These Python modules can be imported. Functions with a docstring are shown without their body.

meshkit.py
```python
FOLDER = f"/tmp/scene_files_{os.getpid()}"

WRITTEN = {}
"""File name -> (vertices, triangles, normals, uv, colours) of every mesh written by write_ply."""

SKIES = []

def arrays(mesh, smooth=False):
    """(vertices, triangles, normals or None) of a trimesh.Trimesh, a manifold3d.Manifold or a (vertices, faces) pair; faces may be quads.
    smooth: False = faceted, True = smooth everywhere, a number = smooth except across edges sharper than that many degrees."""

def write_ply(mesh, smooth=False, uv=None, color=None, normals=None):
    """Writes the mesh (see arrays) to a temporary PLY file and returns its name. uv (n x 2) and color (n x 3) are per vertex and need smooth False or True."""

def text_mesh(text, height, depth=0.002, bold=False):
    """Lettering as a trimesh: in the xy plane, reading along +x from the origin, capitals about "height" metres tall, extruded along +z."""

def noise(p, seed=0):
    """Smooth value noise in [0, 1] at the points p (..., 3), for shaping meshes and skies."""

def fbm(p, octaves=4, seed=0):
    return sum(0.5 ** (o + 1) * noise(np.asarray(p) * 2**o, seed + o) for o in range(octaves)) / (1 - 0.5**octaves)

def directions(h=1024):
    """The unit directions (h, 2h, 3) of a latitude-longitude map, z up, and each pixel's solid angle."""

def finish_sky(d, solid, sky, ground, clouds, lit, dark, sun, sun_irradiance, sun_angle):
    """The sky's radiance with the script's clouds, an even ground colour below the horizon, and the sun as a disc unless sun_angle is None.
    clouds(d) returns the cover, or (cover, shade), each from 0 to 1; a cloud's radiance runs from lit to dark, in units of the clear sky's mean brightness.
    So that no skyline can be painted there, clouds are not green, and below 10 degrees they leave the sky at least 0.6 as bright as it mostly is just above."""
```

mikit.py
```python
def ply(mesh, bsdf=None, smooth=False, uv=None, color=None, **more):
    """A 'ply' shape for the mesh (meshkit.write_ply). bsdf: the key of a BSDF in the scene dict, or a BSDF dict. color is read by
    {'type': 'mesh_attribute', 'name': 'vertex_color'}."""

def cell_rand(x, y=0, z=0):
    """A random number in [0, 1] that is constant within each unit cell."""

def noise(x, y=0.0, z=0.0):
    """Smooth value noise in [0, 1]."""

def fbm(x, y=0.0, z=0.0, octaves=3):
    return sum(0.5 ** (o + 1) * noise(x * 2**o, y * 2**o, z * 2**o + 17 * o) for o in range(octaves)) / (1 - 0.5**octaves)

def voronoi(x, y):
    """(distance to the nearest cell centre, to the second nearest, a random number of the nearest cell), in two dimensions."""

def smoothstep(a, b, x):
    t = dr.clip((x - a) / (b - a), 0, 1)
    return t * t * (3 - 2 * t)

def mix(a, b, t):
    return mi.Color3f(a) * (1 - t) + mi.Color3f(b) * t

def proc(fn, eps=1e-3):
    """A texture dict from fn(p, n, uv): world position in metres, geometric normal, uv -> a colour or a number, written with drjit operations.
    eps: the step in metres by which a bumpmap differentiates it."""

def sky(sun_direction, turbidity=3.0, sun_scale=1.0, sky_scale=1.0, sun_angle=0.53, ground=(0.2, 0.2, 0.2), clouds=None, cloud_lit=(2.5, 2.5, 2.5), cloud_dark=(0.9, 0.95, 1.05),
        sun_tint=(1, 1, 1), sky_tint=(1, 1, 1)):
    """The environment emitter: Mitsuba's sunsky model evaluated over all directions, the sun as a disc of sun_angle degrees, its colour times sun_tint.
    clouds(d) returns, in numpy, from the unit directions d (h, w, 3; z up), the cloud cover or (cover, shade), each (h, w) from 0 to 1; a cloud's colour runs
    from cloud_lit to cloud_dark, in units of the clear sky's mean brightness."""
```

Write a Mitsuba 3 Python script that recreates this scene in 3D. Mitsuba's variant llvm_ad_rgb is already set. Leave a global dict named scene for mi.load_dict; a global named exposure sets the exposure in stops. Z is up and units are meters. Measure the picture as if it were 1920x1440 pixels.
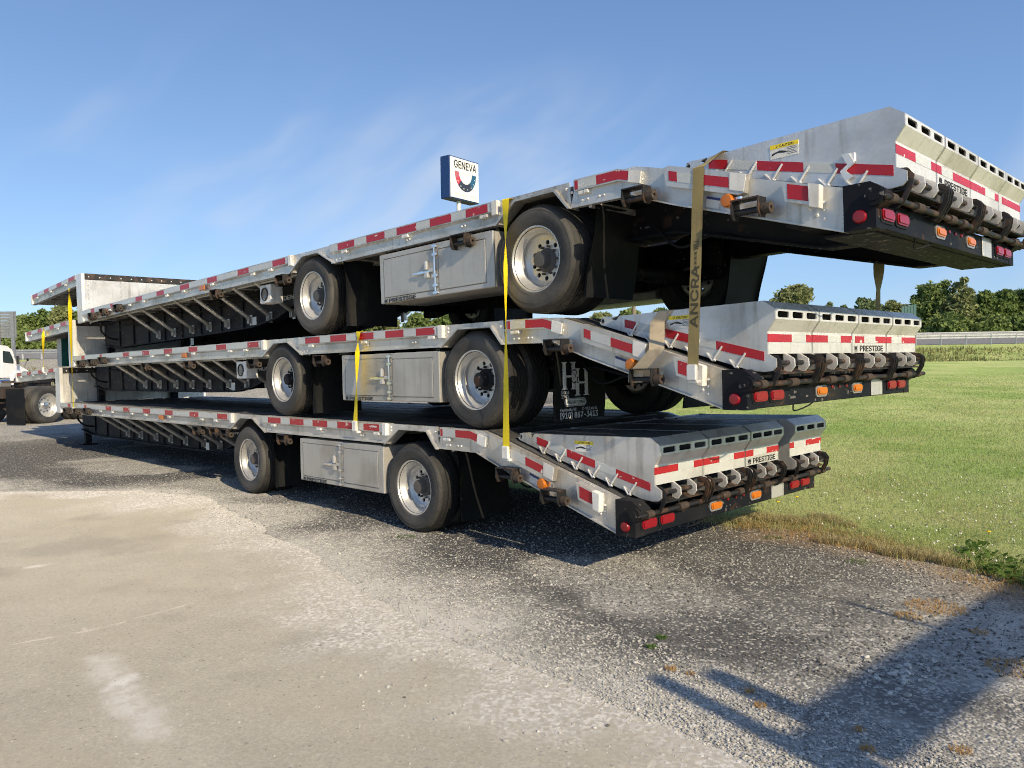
import math, random
import numpy as np, trimesh, mitsuba as mi, drjit as dr
import mikit, meshkit
from shapely.geometry import Polygon, LineString, Point, box as sbox
from shapely.ops import unary_union
import shapely
T = mi.ScalarTransform4f
rng = np.random.default_rng(7)
scene, labels = {}, {}

# ------------------------------------------------------------------ camera, sky, exposure
CAM = np.array([5.476, -4.164, 1.496])
YAW, PITCH, ROLL = math.radians(-45.26), math.radians(-1.72), math.radians(-0.93)
FPX = 1470.3
cf = np.array([math.sin(YAW)*math.cos(PITCH), math.cos(YAW)*math.cos(PITCH), math.sin(PITCH)])
cr0 = np.array([math.cos(YAW), -math.sin(YAW), 0.0])
cu0 = np.cross(cr0, cf)
cr = cr0*math.cos(ROLL) + cu0*math.sin(ROLL)
cu = -cr0*math.sin(ROLL) + cu0*math.cos(ROLL)
scene['camera'] = {'type': 'perspective', 'fov': math.degrees(2*math.atan(960/FPX)), 'fov_axis': 'x', 'near_clip': 0.05, 'far_clip': 3000.0,
                   'to_world': T().look_at(origin=CAM.tolist(), target=(CAM+cf).tolist(), up=cu.tolist())}
SUN = np.array([1.0, -0.249, 0.555]); SUN /= np.linalg.norm(SUN)

def cirrus(d):
    az = np.degrees(np.arctan2(d[..., 1], d[..., 0])); x = (135-az+180) % 360-180; el = np.degrees(np.arcsin(np.clip(d[..., 2], 0, 1)))
    fade = np.clip((165-np.abs(x))/20, 0, 1); x, el = x+10, el-3
    al, ac = x*.80+el*.60, -x*.60+el*.80
    P3 = lambda u, v, w: np.stack([u, v, 0*u+w], -1)
    w = meshkit.fbm(P3(x*.06, el*.08, 3), 3, 205)-.5
    n1 = meshkit.fbm(P3(al*.03+w+50, ac*.10+w*1.6+50, 0), 5, 201); n2 = meshkit.fbm(P3(al*.12+w*2, ac*.6+w*3, 9), 4, 202); n0 = meshkit.fbm(P3(x*.03, el*.045, 5), 3, 212)
    a = np.clip((n1-.40)/.30, 0, 1)*np.clip((n0-.32)/.25, 0, 1)
    return np.clip(.03+fade*a*(.14+.9*np.clip(n2-.30, 0, 1)), 0, .5)

scene['sky'] = mikit.sky(SUN.tolist(), turbidity=2.6, clouds=cirrus, cloud_lit=(2.1, 2.25, 2.5), sky_scale=1.14, sky_tint=(.885, .965, 1.19), sun_tint=(.94, 1.0, 1.05), ground=(0.14, 0.14, 0.10))
exposure = 1.97

# ------------------------------------------------------------------ helpers: scene entries
def numbered(k):
    if k not in scene: return k
    i = 1
    while f'{k}_{i:03d}' in scene: i += 1
    return f'{k}_{i:03d}'

USED = set()
def nkey(base):
    k, i = base, 0
    while k in USED:
        i += 1; k = f'{base}_{i:03d}'
    USED.add(k); return k

_plies = {}
def add(key, mesh, mat, m=None, smooth=False, label=None, cat=None, group=None, kind=None, cache=None):
    if cache is not None and cache in _plies: d = dict(_plies[cache])
    else:
        d = mikit.ply(mesh, 'm_'+mat, smooth=smooth)
        if cache is not None: _plies[cache] = dict(d)
    if m is not None: d['to_world'] = T(m.tolist())
    scene[key] = d; USED.add(key)
    if label or cat or group or kind: tag(key, label, cat, group, kind)
    return key
def tag(key, label=None, cat=None, group=None, kind=None):
    labels[key] = {k: v for k, v in (('label', label), ('category', cat), ('group', group), ('kind', kind)) if v}

# ------------------------------------------------------------------ helpers: meshes
cat_ = trimesh.util.concatenate
def box(x0, x1, y0, y1, z0, z1, c=0.0):
    b = trimesh.creation.box(extents=(x1-x0, y1-y0, z1-z0))
    if c > 0:
        h = np.array([x1-x0, y1-y0, z1-z0])/2
        pts = []
        for s in np.ndindex(2, 2, 2):
            s = np.array(s)*2-1
            for k in range(3):
                q = h-c; q[k] = h[k]; pts.append(s*q)
        b = trimesh.convex.convex_hull(np.array(pts))
    b.apply_translation(((x0+x1)/2, (y0+y1)/2, (z0+z1)/2)); return b
def prism_xz(poly, y0, y1):
    p = poly if isinstance(poly, (Polygon, shapely.geometry.MultiPolygon)) else Polygon(poly)
    gs = getattr(p, 'geoms', [p]); out = []
    for g in gs:
        m = trimesh.creation.extrude_polygon(g, abs(y1-y0), engine='earcut')
        m.apply_transform(np.array([[1, 0, 0, 0], [0, 0, -1, max(y0, y1)], [0, 1, 0, 0], [0, 0, 0, 1.0]])); out.append(m)
    return cat_(out)
def prism_yz(poly, x0, x1):
    p = poly if isinstance(poly, Polygon) else Polygon(poly)
    m = trimesh.creation.extrude_polygon(p, x1-x0, engine='earcut')
    m.apply_transform(np.array([[0, 0, 1, x0], [1, 0, 0, 0], [0, 1, 0, 0], [0, 0, 0, 1.0]])); return m
def prism_xy(poly, z0, z1):
    p = poly if isinstance(poly, Polygon) else Polygon(poly)
    m = trimesh.creation.extrude_polygon(p, z1-z0, engine='earcut'); m.apply_translation((0, 0, z0)); return m
def tube(p0, p1, r, n=12):
    p0, p1 = np.array(p0, float), np.array(p1, float)
    return trimesh.creation.cylinder(radius=r, segment=[p0, p1], sections=n)
def pipe(pts, r, n=8):
    pts = np.array(pts, float)
    c = [tube(a, b, r, n) for a, b in zip(pts[:-1], pts[1:])]
    c += [trimesh.creation.icosphere(subdivisions=1, radius=r).apply_translation(p) for p in pts[1:-1]]
    return cat_(c)
def curve(pts, n=24):
    pts = np.array(pts, float); k = len(pts)
    P = np.vstack([2*pts[0]-pts[1], pts, 2*pts[-1]-pts[-2]]); out = []
    for i in range(k-1):
        a, b, c, d = P[i:i+4]
        for t in np.linspace(0, 1, n//(k-1)+2)[:-1]:
            out.append(0.5*(2*b+(c-a)*t+(2*a-5*b+4*c-d)*t*t+(3*b-a-3*c+d)*t**3))
    out.append(pts[-1]); return np.array(out)
RXP = np.array([[1, 0, 0, 0], [0, 0, -1, 0], [0, 1, 0, 0], [0, 0, 0, 1.0]])   # lathe axis -> -y
RXN = np.array([[1, 0, 0, 0], [0, 0, 1, 0], [0, -1, 0, 0], [0, 0, 0, 1.0]])   # lathe axis -> +y
RYP = np.array([[0, 0, 1, 0], [0, 1, 0, 0], [-1, 0, 0, 0], [0, 0, 0, 1.0]])   # lathe axis -> +x
def lathe(prof, n=48):
    p = list(prof); p.append(p[0])
    m = trimesh.creation.revolve(np.array(p, float), sections=n)
    m.merge_vertices()
    if m.volume < 0: m.invert()
    return m
def trans(x, y, z): m = np.eye(4); m[:3, 3] = (x, y, z); return m
def rotz(a): m = np.eye(4); c, s = math.cos(a), math.sin(a); m[0, 0] = c; m[0, 1] = -s; m[1, 0] = s; m[1, 1] = c; return m
def roty(a): m = np.eye(4); c, s = math.cos(a), math.sin(a); m[0, 0] = c; m[0, 2] = s; m[2, 0] = -s; m[2, 2] = c; return m
def diff(a, bs): return trimesh.boolean.difference([a]+list(bs), engine='manifold')
NEAR = np.array([[1, 0, 0, 0], [0, 0, -1, 0], [0, 1, 0, 0], [0, 0, 0, 1.0]])   # text plane -> near side (reads along +x, faces -y)
REAR = np.array([[0, 0, 1, 0], [1, 0, 0, 0], [0, 1, 0, 0], [0, 0, 0, 1.0]])    # text plane -> rear (reads along +y, faces +x)
def text(s, h, frame, at, depth=0.002, bold=True, width=None, slant=0.0):
    m = meshkit.text_mesh(s, h, depth, bold)
    if width: m.apply_scale([width/m.extents[0], 1, 1])
    if slant: S = np.eye(4); S[0, 1] = slant; m.apply_transform(S)
    f = frame.copy(); f[:3, 3] = at; m.apply_transform(f); return m
def crown_poly(h):
    return [Polygon([(0, .28*h), (0, h), (.3*h, .62*h), (.55*h, h), (.8*h, .62*h), (1.1*h, h), (1.1*h, .28*h)]), sbox(0, 0, 1.1*h, .16*h)]
def crown(h, frame, at, depth=0.002):
    m = cat_([trimesh.creation.extrude_polygon(p, depth, engine='earcut') for p in crown_poly(h)])
    f = frame.copy(); f[:3, 3] = at; m.apply_transform(f); return m

# ------------------------------------------------------------------ materials
P_, fbm, noise, vor, mixc, sst = mikit.proc, mikit.fbm, mikit.noise, mikit.voronoi, mikit.mix, mikit.smoothstep
def mat(key, color, rough=0.5, metal=0.0, bump=None, bs=0.0, **kw):
    b = {'type': 'principled', 'base_color': color if isinstance(color, dict) else {'type': 'rgb', 'value': list(color)},
         'roughness': rough, 'metallic': metal, **kw}
    if bump is not None: b = {'type': 'bumpmap', 'nested': b, 'arbitrary': bump, 'scale': bs}
    scene['m_'+key] = {'type': 'twosided', 'nested': b}
def metal_tex(base, dirt, streak, seed, amount):
    def f(p, n, uv):
        a = fbm(p.x*3+seed, p.y*3, p.z*3, 4)
        s = fbm(p.x*26+seed, p.y*26, p.z*2.2, 3)
        g = fbm(p.x*60, p.y*60, p.z*60+seed, 2)
        t = sst(0.42, 0.75, a)*amount + sst(0.5, 0.85, s)*streak + (g-0.5)*0.25
        return mixc(base, dirt, dr.clip(t, 0, 1))
    return P_(f)
mat('aluminium', metal_tex((.62, .605, .57), (.33, .295, .24), .55, 1, .6), .42, .62)
def wavy(p, n, uv): return fbm(p.x*5, p.y*5, p.z*5, 3)+.12*fbm(p.x*40, p.y*40, p.z*7, 2)+.03*noise(p.x*260, p.y*260, p.z*260)
WAVE = P_(wavy, 3e-3)
mat('aluminium_bright', metal_tex((.78, .77, .75), (.45, .42, .36), .35, 5, .45), .42, .45, WAVE, .006)
mat('aluminium_side', metal_tex((.67, .665, .65), (.40, .385, .36), .6, 9, .55), .40, .6, WAVE, .006)
mat('aluminium_door', metal_tex((.50, .485, .45), (.32, .295, .255), .3, 12, .55), .5, .5, WAVE, .005)
mat('aluminium_deck', metal_tex((.13, .13, .13), (.05, .05, .05), .4, 15, .6), .55, .5)
mat('rim_metal', metal_tex((.62, .61, .585), (.36, .34, .31), .25, 20, .5), .40, .62)
mat('chrome', (.75, .75, .75), .15, 1.0)
mat('seam', (.035, .03, .028), .7)
def bp(p, n, uv):
    r = sst(.62, .78, fbm(p.x*9, p.y*9, p.z*9, 4)); d = sst(.4, .8, fbm(p.x*2.5+4, p.y*2.5, p.z*2.5, 3))
    c = mixc(mixc((.006, .007, .011), (.018, .018, .018), d), (.09, .045, .025), r*.45)
    return mixc(c, (.20, .19, .175), sst(.70, .76, fbm(p.x*30, p.y*30, p.z*30, 4))*.7)
mat('black_paint', P_(bp), .6, 0.0, specular=.2)
def br(p, n, uv):
    r = sst(.48, .70, fbm(p.x*13, p.y*13, p.z*13, 4))
    return mixc((.012, .012, .013), mixc((.085, .046, .028), (.05, .032, .022), noise(p.x*40, p.y*40, p.z*40)), r)
mat('black_rusty', P_(br), .55)
mat('hub_grey', (.075, .072, .07), .6); mat('hub_brown', (.10, .085, .075), .6)
def ru(p, n, uv):
    return mixc((.055, .038, .029), mixc((.024, .02, .018), (.10, .078, .06), noise(p.x*50, p.y*50, p.z*50)), fbm(p.x*16, p.y*16, p.z*16, 4))
mat('rust', P_(ru), .75, 0.15)
def tp(c, d):
    def f(p, n, uv):
        w = sst(.70, .78, fbm(p.x*22, p.y*22, p.z*22, 4)); a = fbm(p.x*5, p.y*5, p.z*5, 3)
        g = (noise(p.x*160, p.y*160, p.z*160)-.5)*.2
        return mixc(mixc(c, d, dr.clip(a*.5+g, 0, 1)), (.62, .60, .57), w)
    return P_(f)
mat('tape_red', tp((.42, .012, .022), (.22, .012, .018)), .35)
mat('tape_white', tp((.52, .54, .53), (.36, .37, .36)), .32)
def rb(p, n, uv):
    d = sst(.35, .8, fbm(p.x*4, p.y*4, p.z*4, 4)); g = noise(p.x*70, p.y*70, p.z*70)
    return mixc((.005, .006, .008), (.022, .0215, .021), dr.clip(d*.5+(g-.5)*.2, 0, 1))
mat('rubber', P_(rb), .66, specular=.28)
def rb2(p, n, uv):
    d = sst(.3, .75, fbm(p.x*3, p.y*3, p.z*3, 4)); g = noise(p.x*70, p.y*70, p.z*70)
    return mixc((.028, .028, .028), (.10, .094, .085), dr.clip(d*.7+(g-.5)*.25, 0, 1))
mat('rubber_dusty', P_(rb2), .7)
mat('tread_rubber', metal_tex((.018, .018, .018), (.07, .067, .062), .3, 26, .6), .75, specular=.3)
mat('flap_rubber', metal_tex((.008, .009, .011), (.022, .021, .020), .3, 30, .6), .6, specular=.2)
mat('lamp_red', (.23, .006, .014), .22, 0.0, clearcoat=.35)
mat('lamp_amber', (.50, .14, .01), .2, 0.0, clearcoat=.4)
mat('lamp_bezel', (.20, .20, .20), .35)
mat('white_paint', metal_tex((.74, .73, .70), (.45, .42, .37), .4, 40, .4), .45)
mat('web_yellow', (.80, .62, .012), .7)
mat('web_olive', metal_tex((.25, .20, .085), (.13, .105, .05), .5, 44, .6), .8)
mat('web_grey', metal_tex((.50, .41, .28), (.26, .22, .165), .7, 46, .55), .85)
mat('ink_black', (.02, .02, .022), .6)
mat('ink_olive', (.055, .048, .03), .8)
mat('ink_grey', (.56, .57, .57), .6)
mat('sticker_white', metal_tex((.66, .66, .63), (.5, .5, .47), .3, 50, .4), .5)
mat('sticker_yellow', (.78, .60, .03), .5)
mat('sticker_blue', (.03, .04, .16), .5)

# ------------------------------------------------------------------ the drop-deck trailers
W = 2.64
TR = [(0, 0, 0, -.0074, 0), (.7883, .0298, .8556, -.0102, .0009), (1.5448, -.0301, 1.7719, -.0273, .0001)]
WZ = [(.42, .396), (.505, .488), (.496, .460)]
def tmat(t):
    dx, dy, dz, p, w = t; m = rotz(w) @ roty(p); m[:3, 3] = (dx, dy, dz); return m
TM = [tmat(t) for t in TR]
def wpt(k, x, y, z): return (TM[k] @ np.array([x, y, z, 1.0]))[:3]
def flipy(m):
    m = m.copy(); m.vertices[:, 1] = W - m.vertices[:, 1]; m.invert(); return m

TY_R = .3965
def tyre_mesh(lod=64):
    g = [(.3965, -.035)]
    for c in (-.058, -.09, -.125, -.157):
        g += [(.3965, c+.006), (.386, c+.004), (.386, c-.004), (.3965, c-.006)]
    prof = [(.226, -.012), (.240, .002), (.262, .012), (.268, .010), (.30, .019), (.325, .021), (.33, .019), (.352, .014), (.354, .016), (.362, .010), (.383, -.012),
            (.383, -.203), (.362, -.225), (.325, -.236), (.28, -.230), (.24, -.217), (.226, -.203)]
    tp_ = [(.374, -.0127), (.3835, -.0115)] + g + [(.3965, -.18), (.3835, -.2035), (.374, -.2023)]
    return lathe(prof, lod), lathe(tp_, lod)
def rim_mesh():
    prof = [(.243, .003), (.243, -.010), (.229, -.02), (.216, -.05), (.208, -.095), (.19, -.125), (.17, -.14), (.05, -.14), (.05, -.128),
            (.150, -.126), (.170, -.118), (.186, -.10), (.194, -.088), (.197, -.062), (.206, -.052), (.211, -.03), (.228, -.012), (.235, .003)]
    r = lathe(prof, 64)
    hs = [tube((.132*math.cos(a), .132*math.sin(a), -.2), (.132*math.cos(a), .132*math.sin(a), -.05), .018, 14) for a in np.arange(10)*2*math.pi/10+.2]
    return diff(r, hs)
def hub_mesh():
    h = lathe([(.0, -.15), (.09, -.15), (.09, -.118), (.075, -.11), (.062, -.10), (.060, -.045), (.052, -.035), (.030, -.032), (.0, -.032)], 32)
    bolts = [trimesh.creation.cylinder(radius=.009, height=.026, sections=6).apply_translation((.102*math.cos(a), .102*math.sin(a), -.112)) for a in np.arange(10)*2*math.pi/10]
    return cat_([h]+bolts)
(TYRE, TREAD), RIM, HUB = tyre_mesh(), rim_mesh(), hub_mesh()
TYRE_LETTERS = []
def arc_text(s, h, r, a0, da):
    out = []
    for i, ch in enumerate(s):
        m = meshkit.text_mesh(ch, h, .003, True); w = m.extents[0]; m.apply_translation((-w/2, 0, 0))
        a = a0 - i*da; m.apply_transform(trans(r*math.cos(a), r*math.sin(a), .014) @ rotz(a-math.pi/2)); out.append(m)
    return cat_(out)

SHARED = []      # (part path, mesh, material, smooth, label)
def S(path, mesh, mt, smooth=False, label=None): SHARED.append((path, mesh, mt, smooth, label))

# rails: cross-section in y, z; tape band proud, web below set back
RAIL = [(0, .945), (0, .866), (.012, .862), (.028, .850), (.030, .786), (.012, .780), (.012, .764), (.09, .764), (.09, .775), (.045, .79), (.045, .92), (.09, .932), (.09, .945)]
SECT = [(-10.35, -3.43), (-2.70, -.345)]
for side in (0, 1):
    f = (lambda m: m) if side == 0 else flipy
    for a, b in SECT: S('deck_rail', f(prism_yz(RAIL, a, b)), 'aluminium')
    S('deck_rail', f(prism_xz([(.42, .945), (.80, .94), (.985, .888), (.97, .812), (.80, .862), (.42, .866)], -.004, .045)), 'aluminium')
    dv = [(.365, .762), (.42, .942), (.92, .934), (1.05, .90), (2.25, .537), (2.25, .302), (1.2, .634), (.86, .756)]
    S('dovetail_rail', f(prism_xz(dv, .022, .07)), 'aluminium')
    S('dovetail_rail', f(prism_xz([(.86, .756), (1.2, .634), (2.25, .302), (2.25, .312), (1.2, .644), (.862, .766)], .004, .022)), 'aluminium')
    for xo, xw in (((-3.50, -3.22), (-2.92, -2.62)), ((-.385, -.16), (.235, .372))):
        (a, b), (c, d) = xo, xw
        web = [(a, .765), (a+.02, .945), (d-.02, .945), (d, .765), (d-.02, .765), (c, .912), (b, .912), (a+.02, .765)]
        S('wheel_arch', f(cat_([prism_xz(web, .026, .04),
            prism_xz([(a, .758), (b-.004, .915), (c+.004, .915), (d, .758), (d-.018, .758), (c-.006, .900), (b+.006, .900), (a+.018, .758)], -.004, .11)])), 'aluminium')
    # wheel_arch plates' rivets
    S('rivet', f(cat_([trimesh.creation.icosphere(subdivisions=1, radius=.011).apply_transform(trans(x, .024, z)) for x, z in
        ((-.30, .915), (-.30, .885), (.33, .90), (.38, .87), (.47, .80), (.52, .80), (.62, .80), (.66, .80), (.9, .84), (.93, .80), (.97, .84), (-2.55, .80), (-1.5, .82), (-1.46, .82), (-.78, .82), (-.74, .82),
         (2.06, .46), (2.10, .42), (2.14, .48), (2.14, .44), (2.14, .395))])), 'aluminium_bright', True)
    # dovetail tape carriers
    S('tape_carrier', f(prism_xz([(1.16, .862), (1.20, .872), (1.72, .715), (1.70, .612), (1.66, .606), (1.18, .75)], -.022, .03)), 'aluminium')
    S('tape_carrier', f(cat_([prism_xz([(1.93, .628), (2.135, .566), (2.13, .455), (1.95, .512)], -.04, .03)])), 'aluminium')
    S('end_cap', f(prism_xz([(1.615, .744), (1.716, .713), (1.698, .618), (1.61, .645)], -.026, -.018)), 'white_paint')
    S('end_cap', f(prism_xz([(2.085, .585), (2.145, .567), (2.14, .445), (2.09, .46)], -.052, .0)), 'white_paint')
    S('end_cap', f(box(-.40, -.343, -.010, .03, .838, .948, .003)), 'white_paint')
    S('end_cap', f(box(-3.49, -3.43, -.010, .03, .838, .948, .003)), 'white_paint')
    S('end_cap', f(prism_xz([(.89, .915), (.986, .888), (.972, .812), (.88, .838)], -.009, .0)), 'white_paint')
    for x in (-9.0, -8.15, -7.6, -6.75, -6.2, -5.35, -4.3, -3.9, -2.45, -1.50, -.50, .50):
        S('lashing_clip', f(cat_([box(x-.045, x+.045, -.002, .035, .836, .862, .003), box(x+.01, x+.045, -.006, .0, .838, .860, .002)])), 'white_paint')

# deck planks, cross members, beams
for i in range(13):
    y0 = .095 + i*(W-.19)/13
    S('deck_plank', box(-10.33, .95, y0+.003, y0+(W-.19)/13-.003, .905, .934+.004*(i % 2), .004), 'aluminium_deck')
    S('dovetail_plank', prism_xz([(.953, .928), (1.06, .895), (2.25, .528), (2.25, .50), (1.05, .868), (.953, .90)], y0+.004, y0+(W-.19)/13-.004), 'aluminium_deck')
    S('upper_deck_plank', box(-13.3, -10.6, y0+.003, y0+(W-.19)/13-.003, 1.50, 1.53), 'aluminium_deck')
for x in np.concatenate([np.arange(-10.2, -3.6, .42), np.arange(-2.5, -.4, .42)]):
    S('cross_member', cat_([box(x-.045, x+.045, .046, W-.046, .895, .903), box(x-.045, x+.045, .046, W-.046, .785, .793), box(x-.004, x+.004, .046, W-.046, .793, .895)]), 'aluminium')
for x in np.arange(-13.1, -10.6, .42):
    S('cross_member', cat_([box(x-.04, x+.04, .05, W-.05, 1.488, 1.497), box(x-.04, x+.04, .05, W-.05, 1.39, 1.40), box(x-.004, x+.004, .05, W-.05, 1.40, 1.488)]), 'aluminium')
BEAM = [(-10.9, .79), (.4, .79), (.95, .78), (2.28, .44), (2.28, .300), (1.92, .305), (.9, .56), (-3.9, .56), (-4.25, .52), (-4.7, .40), (-5.3, .335), (-6.0, .325), (-10.3, .32), (-10.9, .40)]
low = [p for p in BEAM if p[1] < .6]
for side in (0, 1):
    f = (lambda m: m) if side == 0 else flipy
    S('main_beam', f(cat_([prism_xz(BEAM, .545, .555), prism_xz(Polygon(low+[(x, z+.014) for x, z in low[::-1]]), .485, .615), box(-10.9, .4, .49, .61, .77, .784)])), 'black_paint')
    for x in (-8.46, -7.87, -7.22, -6.64, -6.08, -5.44, -4.93, -4.37):
        S('brace', f(tube((x, .07, .772), (x, .52, .45), .027, 10)), 'aluminium', True)
        S('brace_bracket', f(cat_([box(x-.03, x+.03, .528, .543, .37, .50, .002), box(x-.028, x-.02, .49, .543, .39, .48), box(x+.02, x+.028, .49, .543, .39, .48)])), 'aluminium')
    # web stiffeners
    for x in np.arange(-10.2, -5.2, .65): S('beam_stiffener', f(box(x-.006, x+.006, .525, .545, .345, .765)), 'black_paint')
    S('underside_lip', f(box(-10.3, -3.5, .10, .115, .745, .763)), 'aluminium')
# suspension
for xw, j in ((-3.1, 0), (0, 1)):
    S('axle', tube((xw, .2, .44), (xw, W-.2, .44), .063, 16), 'black_paint', True)
    for side in (0, 1):
        f = (lambda m: m) if side == 0 else flipy
        S('suspension_arm', f(cat_([box(xw-.55, xw+.38, .62, .70, .40, .50, .01), box(xw-.60, xw-.42, .60, .72, .36, .78, .01)])), 'black_paint')
        S('air_spring', f(cat_([trimesh.creation.cylinder(radius=.11, height=.1, sections=20).apply_translation((xw+.3, .66, .55+.055*i)) for i in range(3)])), 'rubber', True)
        S('brake_chamber', f(tube((xw-.28, .75, .42), (xw-.12, .75, .45), .075, 14)), 'black_rusty', True)
S('fender_plate', box(-.42, .34, .545, W-.545, .90, .903), 'black_paint')
S('inner_wall', box(-2.0, -1.95, .60, W-.6, .33, .78), 'black_paint')
S('air_tank', tube((-2.6, .9, .55), (-2.6, 1.8, .55), .13, 20), 'black_paint', True)

S('air_line', pipe(curve([(-10.2, .49, .70), (-9.2, .47, .66), (-8.0, .48, .71), (-7.0, .46, .64), (-5.8, .48, .70), (-4.4, .47, .66), (-3.6, .5, .72)], 60), .011, 6), 'rubber', True)
S('air_line', pipe(curve([(.7, .5, .66), (.95, .45, .45), (1.2, .5, .50), (1.5, .55, .42), (1.9, .6, .38)], 40), .010, 6), 'rubber', True)
S('wire_loop', pipe(curve([(2.40, .60, .31), (2.37, .68, .262), (2.40, .80, .285), (2.38, .95, .31)], 24), .005, 5), 'rubber', True)
# tool boxes
for side in (0, 1):
    f = (lambda m: m) if side == 0 else flipy
    shell = diff(box(-1.90, -.415, .012, .52, .300, .735, .006), [box(-1.845, -1.135, .0, .028, .344, .694), box(-1.082, -.498, .0, .028, .338, .684)])
    S('tool_box', f(shell), 'aluminium_door')
    for (a, b, z0, z1), nm in (((-1.838, -1.142, .351, .687), 'tool_box__door'), ((-1.075, -.505, .345, .677), 'tool_box__door')):
        S(nm, f(box(a, b, .010, .027, z0, z1, .003)), 'aluminium_door')
    S('tool_box__latch_rod', f(tube((-1.105, -.006, .312), (-1.105, -.006, .722), .0085, 8)), 'chrome', True)
    for z in (.325, .385, .465, .64, .708): S('tool_box__hinge', f(box(-1.135, -1.078, -.014, .012, z-.014, z+.014, .006)), 'chrome')
    S('tool_box__handle', f(cat_([box(-1.40, -1.17, -.012, -.002, .497, .517, .004), box(-1.32, -1.26, -.016, .0, .493, .521, .004)])), 'chrome')
    S('tool_box__latch', f(cat_([box(-1.235, -1.20, -.018, .010, .52, .60, .008), box(-1.23, -1.185, -.022, .010, .455, .50, .004), box(-1.18, -1.10, -.01, .0, .50, .53, .003)])), 'aluminium')
    for x in (-1.75, -.55): S('tool_box__mount', f(box(x-.05, x+.05, .1, .45, .735, .785)), 'black_paint')
S('tool_box__lettering', cat_([crown(.036, NEAR, (-1.838, .0105, .303)), text('PRESTIGE', .033, NEAR, (-1.78, .0105, .304), width=.385)]), 'ink_black')

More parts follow.
